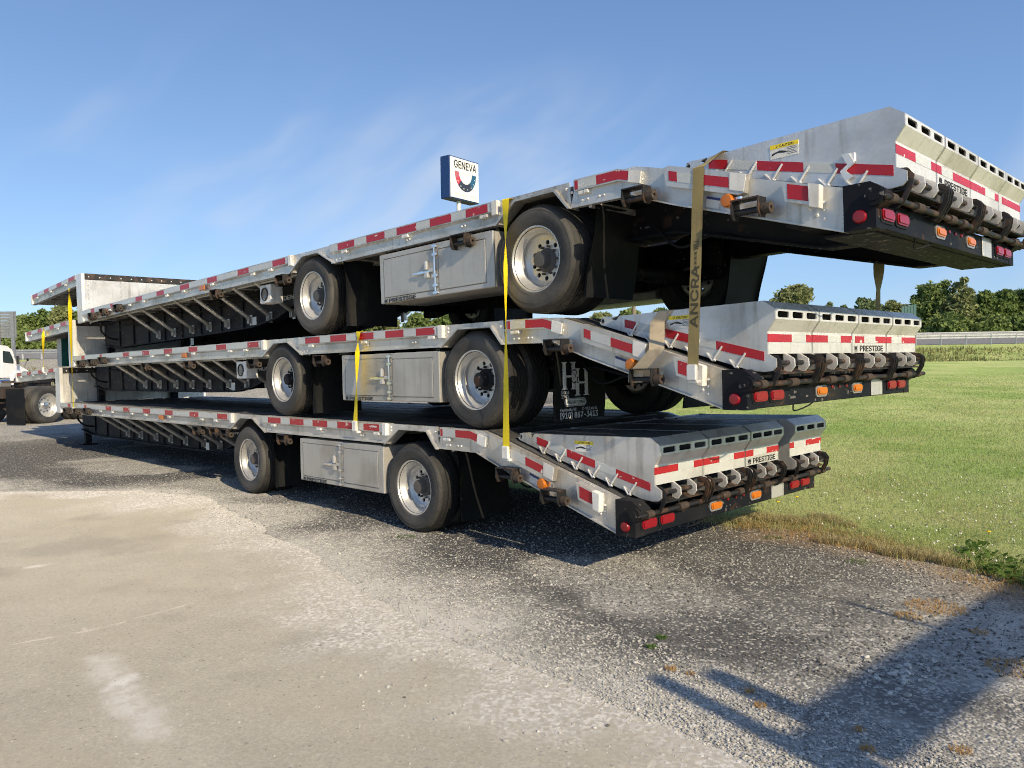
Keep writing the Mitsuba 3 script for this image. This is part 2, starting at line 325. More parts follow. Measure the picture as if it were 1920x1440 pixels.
# front: riser, bulkhead, upper deck, legs
for side in (0, 1):
    f = (lambda m: m) if side == 0 else flipy
    S('riser_post', f(box(-10.60, -10.33, .004, .06, .755, 1.575, .004)), 'aluminium_bright')
    UR = [(0, 1.575), (0, 1.50), (.02, 1.49), (.025, 1.41), (.0, 1.40), (.0, 1.385), (.08, 1.385), (.08, 1.40), (.045, 1.41), (.045, 1.56), (.08, 1.575)]
    u = prism_yz(UR, -13.36, -10.603); u.vertices[:, 2] += -.028*(-10.6-u.vertices[:, 0]); 
    S('upper_deck_rail', f(u), 'aluminium')
    S('end_cap', f(box(-13.41, -13.34, -.006, .05, 1.32, 1.50, .003)), 'white_paint')
    for x in (-13.0, -12.1, -11.2):
        z = 1.487-.028*(-10.6-x)
        S('lashing_clip', f(box(x-.05, x+.05, -.004, .03, z-.018, z+.012, .003)), 'white_paint')
    S('landing_leg', f(cat_([box(-11.12, -10.98, .58, .72, .42, 1.30, .006), box(-11.105, -10.995, .595, .705, .12, .42, .004), box(-11.19, -10.91, .52, .78, .095, .12, .004)])), 'black_paint')
    S('air_hose', f(pipe(curve([(-10.34, .30, .76), (-10.38, .30, .62), (-10.36, .42, .50), (-10.36, .62, .47), (-10.38, .75, .45)], 24), .016, 8)), 'rubber')
    S('upper_beam', f(prism_xz([(-13.0, 1.38), (-10.35, 1.38), (-10.35, .45), (-10.62, .45), (-10.75, 1.0), (-11.1, 1.20), (-13.0, 1.26)], .60, .62)), 'black_paint')
S('bulkhead', box(-10.36, -10.34, .062, W-.062, .945, 1.47), 'aluminium_side')
S('bulkhead__rivet', cat_([trimesh.creation.icosphere(subdivisions=1, radius=.010).apply_translation((-10.336, y, z)) for y in (.11, .62, .70, 1.30, 1.9, 2.5) for z in np.arange(1.0, 1.46, .075)]), 'aluminium')
S('bulkhead__top_strip', box(-10.37, -10.326, .064, W-.064, 1.472, 1.572, .003), 'black_rusty')
S('bulkhead__bolt', cat_([trimesh.creation.icosphere(subdivisions=1, radius=.012).apply_translation((-10.324, y, 1.515)) for y in np.arange(.12, W-.1, .17)]), 'aluminium_bright')
S('front_cross_beam', box(-13.37, -13.30, .06, W-.06, 1.32, 1.49, .004), 'aluminium')
S('kingpin_plate', cat_([box(-13.1, -11.6, .7, W-.7, 1.245, 1.258), tube((-12.6, W/2, 1.16), (-12.6, W/2, 1.25), .045, 16)]), 'black_rusty')
S('landing_crossbar', tube((-11.05, .6, .95), (-11.05, W-.6, .95), .03, 10), 'black_paint')

# winches
def winch(x, z, y=0.0, w=.17, r=.055):
    pl = Polygon([(-.045, .05), (.045, .05), (.05, -.02), (.03, -.055), (-.03, -.055), (-.05, -.02)])
    out = []
    for xx in (x-w/2, x+w/2-.008):
        m = prism_yz(Polygon([(a+y-.035, b+z) for a, b in pl.exterior.coords[:-1]]), xx, xx+.008); out.append(m)
    out.append(box(x-w/2, x+w/2, y-.082, y+.012, z+.05, z+.058))
    return cat_(out), cat_([tube((x-w/2+.005, y-.038, z-.012), (x+w/2, y-.038, z-.012), .019, 12)]), \
        cat_([lathe([(.012, 0), (.031, 0), (.031, .05), (.012, .05)], 16).apply_transform(trans(x+w/2+.004, y-.038, z-.012) @ RYP)])
WIN = [[(-9.80, .80, 0), (-9.25, .81, 0), (-8.70, .83, 0), (-4.45, .70, .06), (-3.95, .70, .06), (-3.65, .70, .06), (-2.25, .70, .06), (1.25, .62, 0), (1.73, .505, -.02)],
       [(-9.80, .80, 0), (-9.22, .81, 0), (-8.72, .83, 0), (-7.0, .70, .05), (-5.5, .70, .05), (-3.72, .69, .05), (-2.28, .69, .05), (.96, .72, -.01), (1.72, .50, -.02)],
       [(-9.70, .80, 0), (-9.15, .82, 0), (-8.52, .83, 0), (-5.2, .71, .02), (-3.6, .70, .02), (-.75, .69, .02), (.97, .72, -.01), (1.74, .505, -.02)]]

# side lamps
S('marker_lamp', box(-5.68, -5.53, -.016, .0, .80, .862, .008), 'lamp_amber')
S('round_marker_lamp', cat_([lathe([(0, -.03), (.040, -.03), (.040, .012), (.034, .024), (0, .028)], 24).apply_transform(trans(1.59, -.012, .585) @ RXP)]), 'lamp_amber', 40)
S('round_marker_lamp__bezel', box(1.60, 1.67, .0, .022, .555, .61, .01), 'chrome')
VALVE = [('valve_box', diff(box(-4.32, -4.07, .09, .24, .52, .725, .008), [tube((-4.20, .05, .62), (-4.20, .16, .62), .068, 24)]), 'white_paint'),
         ('valve_box__port', lathe([(.060, 0), (.074, 0), (.074, .012), (.060, .012)], 24).apply_transform(trans(-4.20, .091, .62) @ RXP), 'ink_black'),
         ('valve_box__port', tube((-4.20, .15, .62), (-4.20, .158, .62), .067, 20), 'ink_black')]
S('tag_plate', cat_([box(-4.1, -4.0, .480, .484, .40, .50)]), 'sticker_white')
S('tag_plate', cat_([box(-5.3, -5.2, .480, .484, .36, .46)]), 'sticker_white')
S('notice_label', prism_xz([(1.435, .645), (1.522, .617), (1.512, .555), (1.426, .583)], .019, .022), 'sticker_white')
S('notice_label__header', prism_xz([(1.436, .6455), (1.5235, .6175), (1.521, .603), (1.434, .631)], .0165, .0188), 'sticker_blue')

# rear bumper, lamps, hinge
for side in (0, 1):
    f = (lambda m: m) if side == 0 else flipy
    S('tail_box', f(prism_xz([(2.252, .54), (2.39, .54), (2.46, .49), (2.46, .43), (2.415, .40), (2.415, .302), (2.252, .302)], -.012, .10)), 'black_paint')
    S('tail_box__boss', f(cat_([tube((2.415, -.035, .458), (2.415, .0, .458), .048, 24), tube((2.415, -.045, .458), (2.415, -.03, .458), .026, 16)])), 'black_paint', 40)
    S('side_lamp', f(lathe([(0, 0), (.036, 0), (.036, .006), (.030, .016), (0, .02)], 24).apply_transform(trans(2.335, -.012, .368) @ RXP)), 'lamp_red', 40)
S('bumper', cat_([box(2.36, 2.412, .10, W-.10, .305, .445, .004), box(2.30, 2.36, .10, W-.10, .30, .33)]), 'black_paint')
S('tail_frame', cat_([box(2.1, 2.36, .10, W-.10, .30, .312), box(1.9, 2.0, .07, W-.07, .39, .47), box(2.18, 2.25, .07, W-.07, .33, .50)]), 'black_paint')
def oval(y0, y1, z0, z1, x, d, cr=.02):
    p = sbox(y0+cr, z0+cr, y1-cr, z1-cr).buffer(cr, 6); return prism_yz(p, x, x+d)
for y, m_ in ((.135, 'lamp_red'), (.345, 'lamp_red'), (.985, 'lamp_amber'), (1.585, 'lamp_amber'), (2.255, 'lamp_red'), (2.455, 'lamp_red')):
    nm = 'tail_lamp' if m_ == 'lamp_red' else 'amber_lamp'
    h = .060 if m_ == 'lamp_red' else .050; w = .165 if m_ == 'lamp_red' else .150
    lens = cat_([oval(y-w/2, y+w/2, .378-h/2, .378+h/2, 2.418, .008, .024), oval(y-w/2+.012, y+w/2-.012, .378-h/2+.010, .378+h/2-.010, 2.425, .008, .014)])
    S(nm, lens, m_)
    S(nm+'__bezel', oval(y-w/2-.014, y+w/2+.014, .378-h/2-.014, .378+h/2+.014, 2.409, .010, .03), 'rubber' if m_ == 'lamp_red' else 'lamp_bezel')
for y in (1.16, 1.28, 1.40): S('clearance_light', tube((2.412, y, .40), (2.419, y, .40), .011, 12), 'lamp_red')
S('bumper_plate', box(2.412, 2.42, 1.85, 2.06, .31, .44, .002), 'aluminium_side')
S('hinge_rod', tube((2.462, -.03, .452), (2.462, 2.86, .452), .0165, 14), 'black_rusty', True)
for y, L in ((.04, .07), (.42, .10), (.98, .10), (1.22, .07), (1.62, .10), (2.1, .08), (2.42, .10), (2.68, .06)):
    S('hinge_sleeve', lathe([(.015, 0), (.026, 0), (.026, L), (.015, L)], 16).apply_transform(trans(2.462, y, .452) @ RXN), 'rust', 40)

# ramps
def build_ramp(y0, y1, tape, word):
    out = []
    side = Polygon([(1.185, .885), (1.20, .918), (1.235, .926), (1.30, .922), (2.43, .948), (2.502, .897), (2.502, .835), (2.452, .765), (2.452, .63), (2.505, .60), (2.505, .55), (2.48, .528), (2.43, .522), (2.34, .532), (1.20, .868)])
    hole = Point(1.207, .896).buffer(.021, 8); hole2 = Polygon([(1.29, .905), (1.36, .925), (1.33, .895)])
    side = side.difference(hole).difference(hole2.buffer(.002))
    for yy in (y0, y1-.012): out.append(('side_plate', prism_xz(side, yy, yy+.012), 'aluminium_side'))
    face = Polygon([(2.43, .948), (2.502, .897), (2.502, .835), (2.452, .765), (2.452, .63), (2.444, .63), (2.444, .768), (2.494, .838), (2.494, .892), (2.428, .938)])
    fm = prism_xz(face, y0+.0125, y1-.0125)
    sl = []
    for i in range(3):
        yc = y0+(y1-y0)*(.18+.32*i); sl.append(box(2.47, 2.52, yc-.072, yc+.072, .846, .884, .008))
    out.append(('end_plate', diff(fm, sl), 'aluminium_bright'))
    out.append(('end_plate__backing', box(2.40, 2.405, y0+.02, y1-.02, .66, .92), 'seam'))
    n = 4; w = (y1-y0-.026)/n
    for i in range(n):
        a = y0+.013+i*w
        out.append(('top_plank', prism_xz([(1.30, .921), (2.43, .947), (2.43, .935), (1.30, .909)], a+.002, a+w-.002), 'aluminium_deck'))
    out.append(('underside', prism_xz([(1.22, .872), (2.34, .545), (2.34, .552), (1.22, .879)], y0+.013, y1-.013), 'aluminium_deck'))
    out.append(('pivot_tube', lathe([(.015, 0), (.0245, 0), (.0245, y1-y0-.03), (.015, y1-y0-.03)], 20).apply_transform(trans(1.207, y0+.015, .896) @ RXN), 'aluminium'))
    for (a, b, m_) in tape:
        out.append(('reflective_tape', box(2.4525, 2.4545, y0+a*(y1-y0), y0+b*(y1-y0), .701, .749), m_))
    lug = Polygon([(2.445, .636), (2.466, .630), (2.516, .598), (2.520, .552), (2.494, .520), (2.45, .518)])
    for yy in (y0+(y1-y0)*.36, y0+(y1-y0)*.68):
        out.append(('hinge_lug', prism_xz(lug, yy-.006, yy+.006), 'aluminium_bright'))
    out.append(('hinge_pin', tube((2.478, y0+.02, .575), (2.478, y1-.02, .575), .014, 12), 'black_rusty'))
    for q in (.12, .50, .78): out.append(('hinge_collar', tube((2.478, y0+(y1-y0)*q, .575), (2.478, y0+(y1-y0)*q+.03, .575), .019, 12), 'black_rusty'))
    arm = LineString([(2.452, .612), (2.495, .608), (2.520, .575), (2.510, .52), (2.475, .455), (2.445, .43), (2.415, .44)]).buffer(.013, 4)
    for q0, q1 in ((y1-.052, y1-.044), (y1-.020, y1-.012), (y0+.018, y0+.026)):
        out.append(('spring_arm', prism_xz(arm, q0, q1), 'black_rusty'))
    out.append(('stop_plate', cat_([box(2.40, 2.492, y0+.03, y1-.06, .505, .516, .002), prism_xz([(2.38, .55), (2.40, .55), (2.492, .514), (2.48, .506)], y0+.03, y1-.06)]), 'black_rusty'))
    for q in range(6):
        x = 1.46+q*.158; z = .868-.292*(x-1.25)-.012
        for sgn in (-1,):
            out.append(('grip_hook', cat_([pipe([(x-.05, y0-.004, z+.035), (x-.005, y0-.016, z-.01), (x+.02, y0-.016, z-.012)], .0065, 6), pipe([(x+.005, y0-.016, z-.008), (x+.06, y0-.004, z+.075)], .0065, 6)]), 'aluminium_bright'))
    if word:
        wd = (y1-y0)
        out.append(('lettering', cat_([crown(.043, REAR, (2.4525, y0+wd*.06, .640)), text('PRESTIGE', .040, REAR, (2.4525, y0+wd*.20, .641), width=wd*.68)]), 'ink_black'))
    return out
RAMPS = [[(.155, .752), (.758, 1.355), (1.37, 1.905), (2.105, 2.71)],
         [(.17, .771), (.777, 1.408), (1.418, 2.058), (2.066, 2.70)],
         [(.18, .823), (.829, 1.474), (1.48, 2.13), (2.136, 2.72)]]
R_, W_ = 'tape_red', 'tape_white'
RT = [[[(0, .47, R_), (.47, .80, W_), (.80, 1, R_)], [(0, .37, R_), (.37, .72, W_), (.72, 1, R_)], [(0, .22, R_), (.22, .62, W_), (.62, 1, R_)], [(0, .13, R_), (.13, .5, W_), (.5, 1, R_)]],
      [[(0, .52, R_), (.52, .85, W_), (.85, 1, R_)], [(0, .37, R_), (.37, .7, W_), (.7, 1, R_)], [(.08, .33, R_), (.33, .66, W_), (.66, 1, R_)], [(0, .16, R_), (.16, .5, W_), (.5, 1, R_)]],
      [[(0, .46, R_), (.46, .85, W_), (.85, 1, R_)], [(0, .13, R_), (.13, .45, W_), (.45, 1, R_)], [(0, .5, R_), (.5, .85, W_), (.85, 1, R_)], [(.15, 1, R_)]]]
def sloped_tape(x0, x1, y, w=.056):
    z = lambda x: .858-.2475*(x-1.45)
    return prism_xz([(x0, z(x0)+w/2), (x1, z(x1)+w/2), (x1, z(x1)-w/2), (x0, z(x0)-w/2)], y-.0025, y-.0005)
def caution(y, kind):
    x0, x1, z0, z1 = 1.765, 1.935, .815, .895
    o = [('caution_label', box(x0, x1, y-.003, y-.0005, z0, z1), 'sticker_white'), ('caution_label__header', box(x0, x1, y-.0045, y-.0032, z1-.024, z1), 'sticker_yellow'),
         ('caution_label__lettering', cat_([text('CAUTION', .013, NEAR, (x0+.058, y-.0046, z1-.019), .0008), prism_xz([(x0+.042, z1-.020), (x0+.05, z1-.006), (x0+.034, z1-.020)], y-.0056, y-.0046),
            prism_xz([(x0+.01, z0+.018), (x0+.012, z0+.03), (x0+.06, z0+.042), (x0+.085, z0+.036), (x0+.11, z0+.026), (x0+.085, z0+.025), (x0+.045, z0+.03)], y-.0045, y-.0032)] +
            [box(x0+.105+.0*i, x0+.16-.006*(i % 3), y-.0040, y-.0031, z0+.012+.009*i, z0+.0145+.009*i) for i in range(5)]), 'ink_black')]
    return o
# white and red tape along the rails
RED_MAIN = [(-9.88, -9.71), (-8.95, -8.84), (-7.88, -7.63), (-7.09, -6.83), (-6.29, -6.01), (-5.47, -5.20), (-4.65, -4.38), (-3.83, -3.56)]
RED_MID = [(-2.55, -2.27), (-2.07, -1.79), (-1.61, -1.335), (-1.15, -.88), (-.70, -.45)]
for reds, a, b in ((RED_MAIN, -10.34, -3.50), (RED_MID, -2.69, -.405)):
    x = a
    for r0, r1 in reds:
        if r0 > x: S('reflective_tape', box(x+.002, r0-.002, -.0025, -.0004, .874, .934), W_)
        S('reflective_tape', box(r0, r1, -.0026, -.0004, .873, .935), R_); x = r1
    S('reflective_tape', box(x+.002, b, -.0025, -.0004, .874, .934), W_)
for x0, x1, m_ in ((-13.3, -12.95, R_), (-12.95, -12.5, W_), (-12.5, -12.2, R_), (-12.2, -11.7, W_), (-11.7, -11.4, R_), (-11.4, -11.0, W_), (-11.0, -10.7, R_)):
    z = lambda x: -.028*(-10.6-x)
    S('reflective_tape', prism_xz([(x0, 1.505+z(x0)), (x1, 1.505+z(x1)), (x1, 1.567+z(x1)), (x0, 1.567+z(x0))], -.003, -.0005), m_)
def sl(x0, x1, za, zb, h0, y, m_): S('reflective_tape', prism_xz([(x0, za+h0), (x1, zb+h0), (x1, zb-h0), (x0, za-h0)], y-.0025, y-.0004), m_)
sl(.43, .46, .904, .904, .030, -.004, R_); sl(.46, .62, .904, .903, .030, -.004, W_); sl(.62, .80, .903, .901, .030, -.004, R_); sl(.80, .885, .901, .877, .030, -.004, R_)
sl(1.20, 1.26, .81, .79, .030, -.022, R_); sl(1.26, 1.43, .79, .739, .030, -.022, W_); sl(1.43, 1.605, .739, .687, .030, -.022, R_)
sl(1.965, 2.08, .565, .53, .040, -.04, R_)

TL = ['lowest of the three stacked trailers, standing on the gravel with a gap between its ramps',
      'middle trailer of the stack, black mud flap lettered in grey under its dovetail',
      'topmost trailer of the stack, its rear ramps raised against the sky']
TN = ['drop_deck_trailer', 'drop_deck_trailer_001', 'drop_deck_trailer_002']
for k in range(3):
    t, m = TN[k], TM[k]
    tag(t, TL[k], 'trailer', 'aluminium drop-deck trailers stacked three high'); USED.add(t)
    last = {}
    def part(path, mesh, mt, smooth=False, label=None, cache=None, mm=None):
        top, *rest = path.split('__')
        if rest: key = nkey(f'{t}__{last.get(top, top)}__{rest[0]}')
        else:
            key = nkey(f'{t}__{top}'); last[top] = key.split('__')[1]
        add(key, mesh, mt, m if mm is None else mm, smooth, label, cache=cache)
        return key
    for i, (path, mesh, mt, smooth, label) in enumerate(SHARED):
        part(path, mesh, mt, smooth, label, cache=('s', i))
    # wheels
    for xw, j in ((-3.1, 0), (0.0, 1)):
        for side in (0, 1):
            for inner in (0, 1):
                y = .035+.27*inner
                R = RXP if side == 0 else RXN
                mm = m @ trans(xw, y if side == 0 else W-y, WZ[k][j]) @ R @ rotz(rng.uniform(0, 6))
                w = nkey(f'{t}__wheel')
                add(w+'__tyre', TYRE, 'rubber_dusty' if k == 0 else 'rubber', mm, 50, cache='tyre')
                add(w+'__tread', TREAD, 'tread_rubber', mm, 50, cache='tread')
                add(w+'__rim', RIM, 'rim_metal', mm, 35, cache='rim')
                if not inner: add(w+'__hub', HUB, ('hub_brown', 'black_paint', 'hub_grey')[k], mm, 35)
                if not inner and side == 0 and j == 1 and k == 2:
                    add(w+'__lettering', arc_text('HANKOOK', .045, .295, 3.35, .17), 'rubber_dusty', m @ trans(xw, y, WZ[k][j]) @ R)
    for x, z, y in WIN[k]:
        b, d, s = winch(x, z, y)
        wk = part('winch', b, 'black_rusty'); part('winch__drum', d, 'black_rusty', True); part('winch__socket', s, 'rust', 40)
        b, d, s = winch(x, z, y)
        if abs(x) > 8 or x > 0.5: part('winch', flipy(b), 'black_rusty')
    for i, (y0, y1) in enumerate(RAMPS[k]):
        r = nkey(f'{t}__ramp'); last['ramp'] = r.split('__')[1]
        for nm, me, mt in build_ramp(y0, y1, RT[k][i], i == (1 if k == 2 else 2)):
            key = nkey(f'{r}__{nm.split("__")[0]}' if '__' not in nm else f'{r}__{nm.split("__")[1]}')
            add(key, me, mt, m, 40 if nm in ('grip_hook', 'hinge_pin', 'pivot_tube') else False)
        if i == 0:
            ts = {0: [(1.385, 1.50, R_), (1.50, 1.685, W_), (1.685, 1.95, R_), (1.95, 2.135, W_), (2.135, 2.42, R_)],
                  1: [(1.405, 1.50, R_), (1.50, 1.735, W_), (1.735, 1.96, R_), (1.96, 2.11, W_), (2.11, 2.43, R_)],
                  2: [(1.36, 1.49, R_), (1.49, 1.68, W_), (1.68, 1.96, R_), (1.96, 2.14, W_), (2.14, 2.44, R_)]}[k]
            for a, b, m_ in ts: add(nkey(f'{r}__reflective_tape'), sloped_tape(a, b, y0), m_, m)
            for nm, me, mt in caution(y0, k): add(nkey(f'{r}__{nm.split("__")[-1] if nm == "caution_label" else "caution_"+nm.split("__")[1]}'), me, mt, m)
            if k == 2: add(nkey(f'{r}__latch'), cat_([box(2.19, 2.25, y0-.012, y0, .70, .75, .004), prism_xz([(2.18, .75), (2.22, .75), (2.25, .69), (2.20, .66), (2.24, .62), (2.20, .60), (2.17, .66), (2.21, .69)], y0-.02, y0-.010)]), 'aluminium_bright', m)
    if k > 0:
        for nm, me, mt in VALVE: part(nm, me, mt)
    # mud flaps: front pair, rear pair
    def flap(x_top, x_bot, y0, y1, z0, z1, bent=.06):
        n = 10; v = []; fcs = []
        ys = np.array([y0, y0+.03, y0+.08, (y0+y1)/2, y1])
        zs = np.linspace(z1, z0, n)
        for yi, yv_ in enumerate(ys):
            for zi, zv in enumerate(zs):
                q = zi/(n-1); bx = x_top+(x_bot-x_top)*q + .012*math.sin(q*5+yv_*6) + (bent*(1-yi)*(.4+.6*q) if yi == 0 else 0)
                v.append((bx, yv_+(.02*q if yi == 0 else 0), zv))
        for yi in range(len(ys)-1):
            for zi in range(n-1):
                a = yi*n+zi; fcs += [(a, a+1, a+n+1), (a, a+n+1, a+n)]
        v = np.array(v); f = np.array(fcs); N = len(v)
        v2 = v+[.008, 0, 0]
        me = trimesh.Trimesh(np.vstack([v, v2]), np.vstack([f[:, ::-1], f+N]), process=False)
        return me
    fx = {0: (.52, .54), 1: (.75, .74), 2: (.52, .38)}[k]
    for side in (0, 1):
        ff = (lambda q: q) if side == 0 else flipy
        part('mud_flap', ff(flap(-2.55, -2.53, .03, .64, .15, .79)), 'flap_rubber', True)
        yy = (.13, .75) if k == 1 else (.08, .66)
        part('mud_flap', ff(flap(fx[0], fx[1], yy[0], yy[1], .15 if k != 1 else .175, .77, .03)), 'flap_rubber', True)
        part('flap_bracket', ff(box(fx[0]-.015, fx[0]+.012, .05, .70, .745, .785)), 'aluminium'); part('flap_bracket', ff(box(-2.565, -2.535, .05, .70, .755, .79)), 'aluminium')
    if k == 1:
        X = .7635; H = lambda y, z, w, h: prism_yz(unary_union([sbox(y+w*.08, z, y+w*.30, z+h), sbox(y+w*.70, z, y+w*.92, z+h), sbox(y+w*.2, z+h*.44, y+w*.8, z+h*.51),
              sbox(y, z, y+w*.38, z+h*.035), sbox(y+w*.62, z, y+w, z+h*.035), sbox(y, z+h*.965, y+w*.38, z+h), sbox(y+w*.62, z+h*.965, y+w, z+h)]), X, X+.002)
        lt = [H(.225, .405, .17, .21), H(.375, .355, .17, .21), text('Since', .026, REAR, (X, .215, .372), bold=False), text('1945', .026, REAR, (X, .215, .340), bold=False),
              prism_yz(LineString([(.285, .307), (.475, .307)]).buffer(.031).difference(LineString([(.285, .307), (.475, .307)]).buffer(.027)), X, X+.002),
              prism_yz(LineString([(.285, .307), (.475, .307)]).buffer(.023), X, X+.002),
              text('Fayetteville, NC', .022, REAR, (X, .20, .240), bold=False, width=.19), text('I-95 Exit 41', .022, REAR, (X, .46, .240), bold=False, width=.18),
              text('(910) 867-3413', .044, REAR, (X, .195, .186), width=.445)]
        part('mud_flap_lettering', cat_(lt), 'ink_grey', label='grey lettering on black mud flap')
        part('mud_flap_lettering', cat_([text('&', .10, REAR, (X+.0022, .33, .455), .001), text('FREIGHTLINER', .024, REAR, (X+.0022, .275, .295), .001, width=.21, slant=.2)]), 'ink_black')
        part('mud_flap_lettering', text('&', .085, REAR, (X+.0035, .334, .462), .001, bold=False), 'ink_grey')
    # big word on the main beam, mostly hidden
    xs = (-5.08, -4.72, -5.02)[k]
    part('beam_lettering', text('PROVIDENCE', .05, NEAR, (xs, .5445, .61), .002, width=.80), 'ink_grey')

# ------------------------------------------------------------------ photograph geometry helpers: rays (used once, to set things on the ground)
def pray(px, py):
    d = cf + cr*(px-960)/FPX - cu*(py-720)/FPX; return d
def on_ground(px, py, z=0.0):
    d = pray(px, py); return CAM + d*(z-CAM[2])/d[2]
def on_y(px, py, y):
    d = pray(px, py); return CAM + d*(y-CAM[1])/d[1]
FW = np.array([math.sin(YAW), math.cos(YAW), 0.0]); RT_ = cr0
def at_depth(px, py, dep): return CAM + pray(px, py)*dep

# ------------------------------------------------------------------ ground
def ss(a, b, x):
    t = np.clip((x-a)/(b-a), 0, 1); return t*t*(3-2*t)
def dl(x, y):
    dx, dy = x-CAM[0], y-CAM[1]; return dx*FW[0]+dy*FW[1], dx*RT_[0]+dy*RT_[1]
def height(x, y):
    x, y = np.asarray(x, float), np.asarray(y, float)
    D, L = dl(x, y)
    s = ss(-22, -6, L)
    lawn = 1.0*ss(16, 50, D)
    h = lawn*s
    h = h + (2.15-h)*ss(50, 58, D)
    h = h + .75*ss(58.5, 68, D) + 1.2*ss(75, 400, D)
    return h
GRAVEL_EDGE = LineString([(-60, 30), (-14, 26), (-8, 9), (-5, 2.6), (0, 2.25), (2.0, 2.06), (2.5, 2.22), (2.95, 2.27), (3.5, 2.05), (4.19, 1.72), (5.5, 1.3), (8, .9), (40, 0)])

def grid_sheet(xs, ys, off=0.0, keep=None, rough=0.0):
    X, Y = np.meshgrid(xs, ys, indexing='ij'); Z = height(X, Y)+off
    if rough: Z = Z + rough*(meshkit.fbm(np.stack([X*1.7, Y*1.7, 0*X], -1), 3, 4)-.5)*np.exp(-np.maximum(dl(X, Y)[0], 0)/25)
    n, k = X.shape; V = np.stack([X, Y, Z], -1).reshape(-1, 3)
    i = np.arange(n-1)[:, None]*k+np.arange(k-1)[None]; i = i.ravel()
    F = np.vstack([np.stack([i, i+k, i+k+1], 1), np.stack([i, i+k+1, i+1], 1)])
    if keep is not None:
        c = V[F].mean(1); F = F[keep(c[:, 0], c[:, 1])]
        u, inv = np.unique(F, return_inverse=True); V, F = V[u], inv.reshape(-1, 3)
    return trimesh.Trimesh(V, F, process=False)
def poly_sheet(poly, off, res=1.0, hfn=True):
    """a polygon cut into a grid of cells so that it can follow the ground"""
    x0, y0, x1, y1 = poly.bounds
    V, F = [], []
    for i in np.arange(math.floor(x0/res), math.ceil(x1/res)):
        col = poly.intersection(sbox(i*res, y0-1, (i+1)*res, y1+1))
        for g in getattr(col, 'geoms', [col]):
            if g.geom_type != 'Polygon' or g.area < 1e-6: continue
            b = g.bounds
            for j in np.arange(math.floor(b[1]/res), math.ceil(b[3]/res)):
                c = g.intersection(sbox(i*res, j*res, (i+1)*res, (j+1)*res))
                for q in getattr(c, 'geoms', [c]):
                    if q.geom_type != 'Polygon' or q.area < 1e-6: continue
                    v, f = trimesh.creation.triangulate_polygon(q, engine='earcut')
                    F.append(f+len(V)); V += [tuple(p) for p in v]
    V = np.array(V); F = np.vstack(F)
    Z = height(V[:, 0], V[:, 1])+off if hfn else np.full(len(V), off)
    m = trimesh.Trimesh(np.column_stack([V, Z]), F, process=False)
    n = m.face_normals[:, 2] < 0; m.faces[n] = m.faces[n][:, ::-1]; return m

def jag(pts, step, amp, seed, closed=False):
    L = LineString(pts); r = np.random.default_rng(seed); n = int(L.length/step); out = []
    for i in range(n+1):
        p = L.interpolate(i*step); q = meshkit.fbm(np.array([[p.x*1.3, p.y*1.3, seed]]), 4, seed)[0]-.5
        out.append((p.x+amp*q*1.2+r.normal(0, amp*.12), p.y+amp*q*2+r.normal(0, amp*.12)))
    return out
edge = jag(list(GRAVEL_EDGE.coords)[2:], .12, .22, 3)
lawn_edge = list(GRAVEL_EDGE.coords)[:2]+edge
gravel_poly = Polygon(lawn_edge+[(40, -60), (-60, -60)]).buffer(0)
cedge = jag([(-40, -5.2), (-7.5, -2.4), (-5.6, -1.9), (-4.3, -.75), (-3.3, -.45), (-2.2, -.62), (.2, -1.02), (1.4, -1.40), (2.9, -1.52), (4.06, -1.62), (6, -1.8), (40, -3.2)], .10, .10, 8)
pad_poly = Polygon(cedge+[(40, -60), (-40, -60)]).buffer(0)
pad_line = LineString(cedge)

# terrain beyond and below everything
gx = np.concatenate([np.linspace(-1500, -130, 14), np.linspace(-120, 60, 91), np.linspace(70, 1500, 14)])
gy = np.concatenate([np.linspace(-200, -22, 8), np.linspace(-20, 130, 76), np.linspace(140, 1500, 14)])
def lawn_c(p, n, uv):
    a = fbm(p.x*.55, p.y*.55, 0., 4); b = fbm(p.x*3.1, p.y*3.1, 1., 3); c = noise(p.x*14, p.y*14, 2.)
    dry = sst(.46, .66, fbm(p.x*.9+7, p.y*.9, 5., 4))*.7+.6*sst(.45, .62, fbm(p.x*.16+2, p.y*.33, 15., 4))
    g = mixc((.155, .225, .052), (.28, .355, .11), dr.clip(a*.6+b*.5+(c-.5)*.35, 0, 1))
    return mixc(g, (.42, .42, .19), dr.clip(dry, 0, 1)*.45)
mat('lawn_grass', P_(lawn_c), .9)
add('terrain', grid_sheet(gx, gy, -.012), 'lawn_grass', None, True, kind='structure')
def lawn_keep(x, y):
    D, L = dl(x, y); return (D < 66)
lawn_poly = Polygon(lawn_edge+[(40, 60), (-60, 60)]).buffer(0).difference(gravel_poly)
add('lawn', poly_sheet(lawn_poly.intersection(sbox(-45, -2, 34, 58)), .0, 2.0), 'lawn_grass', None, False, kind='structure')

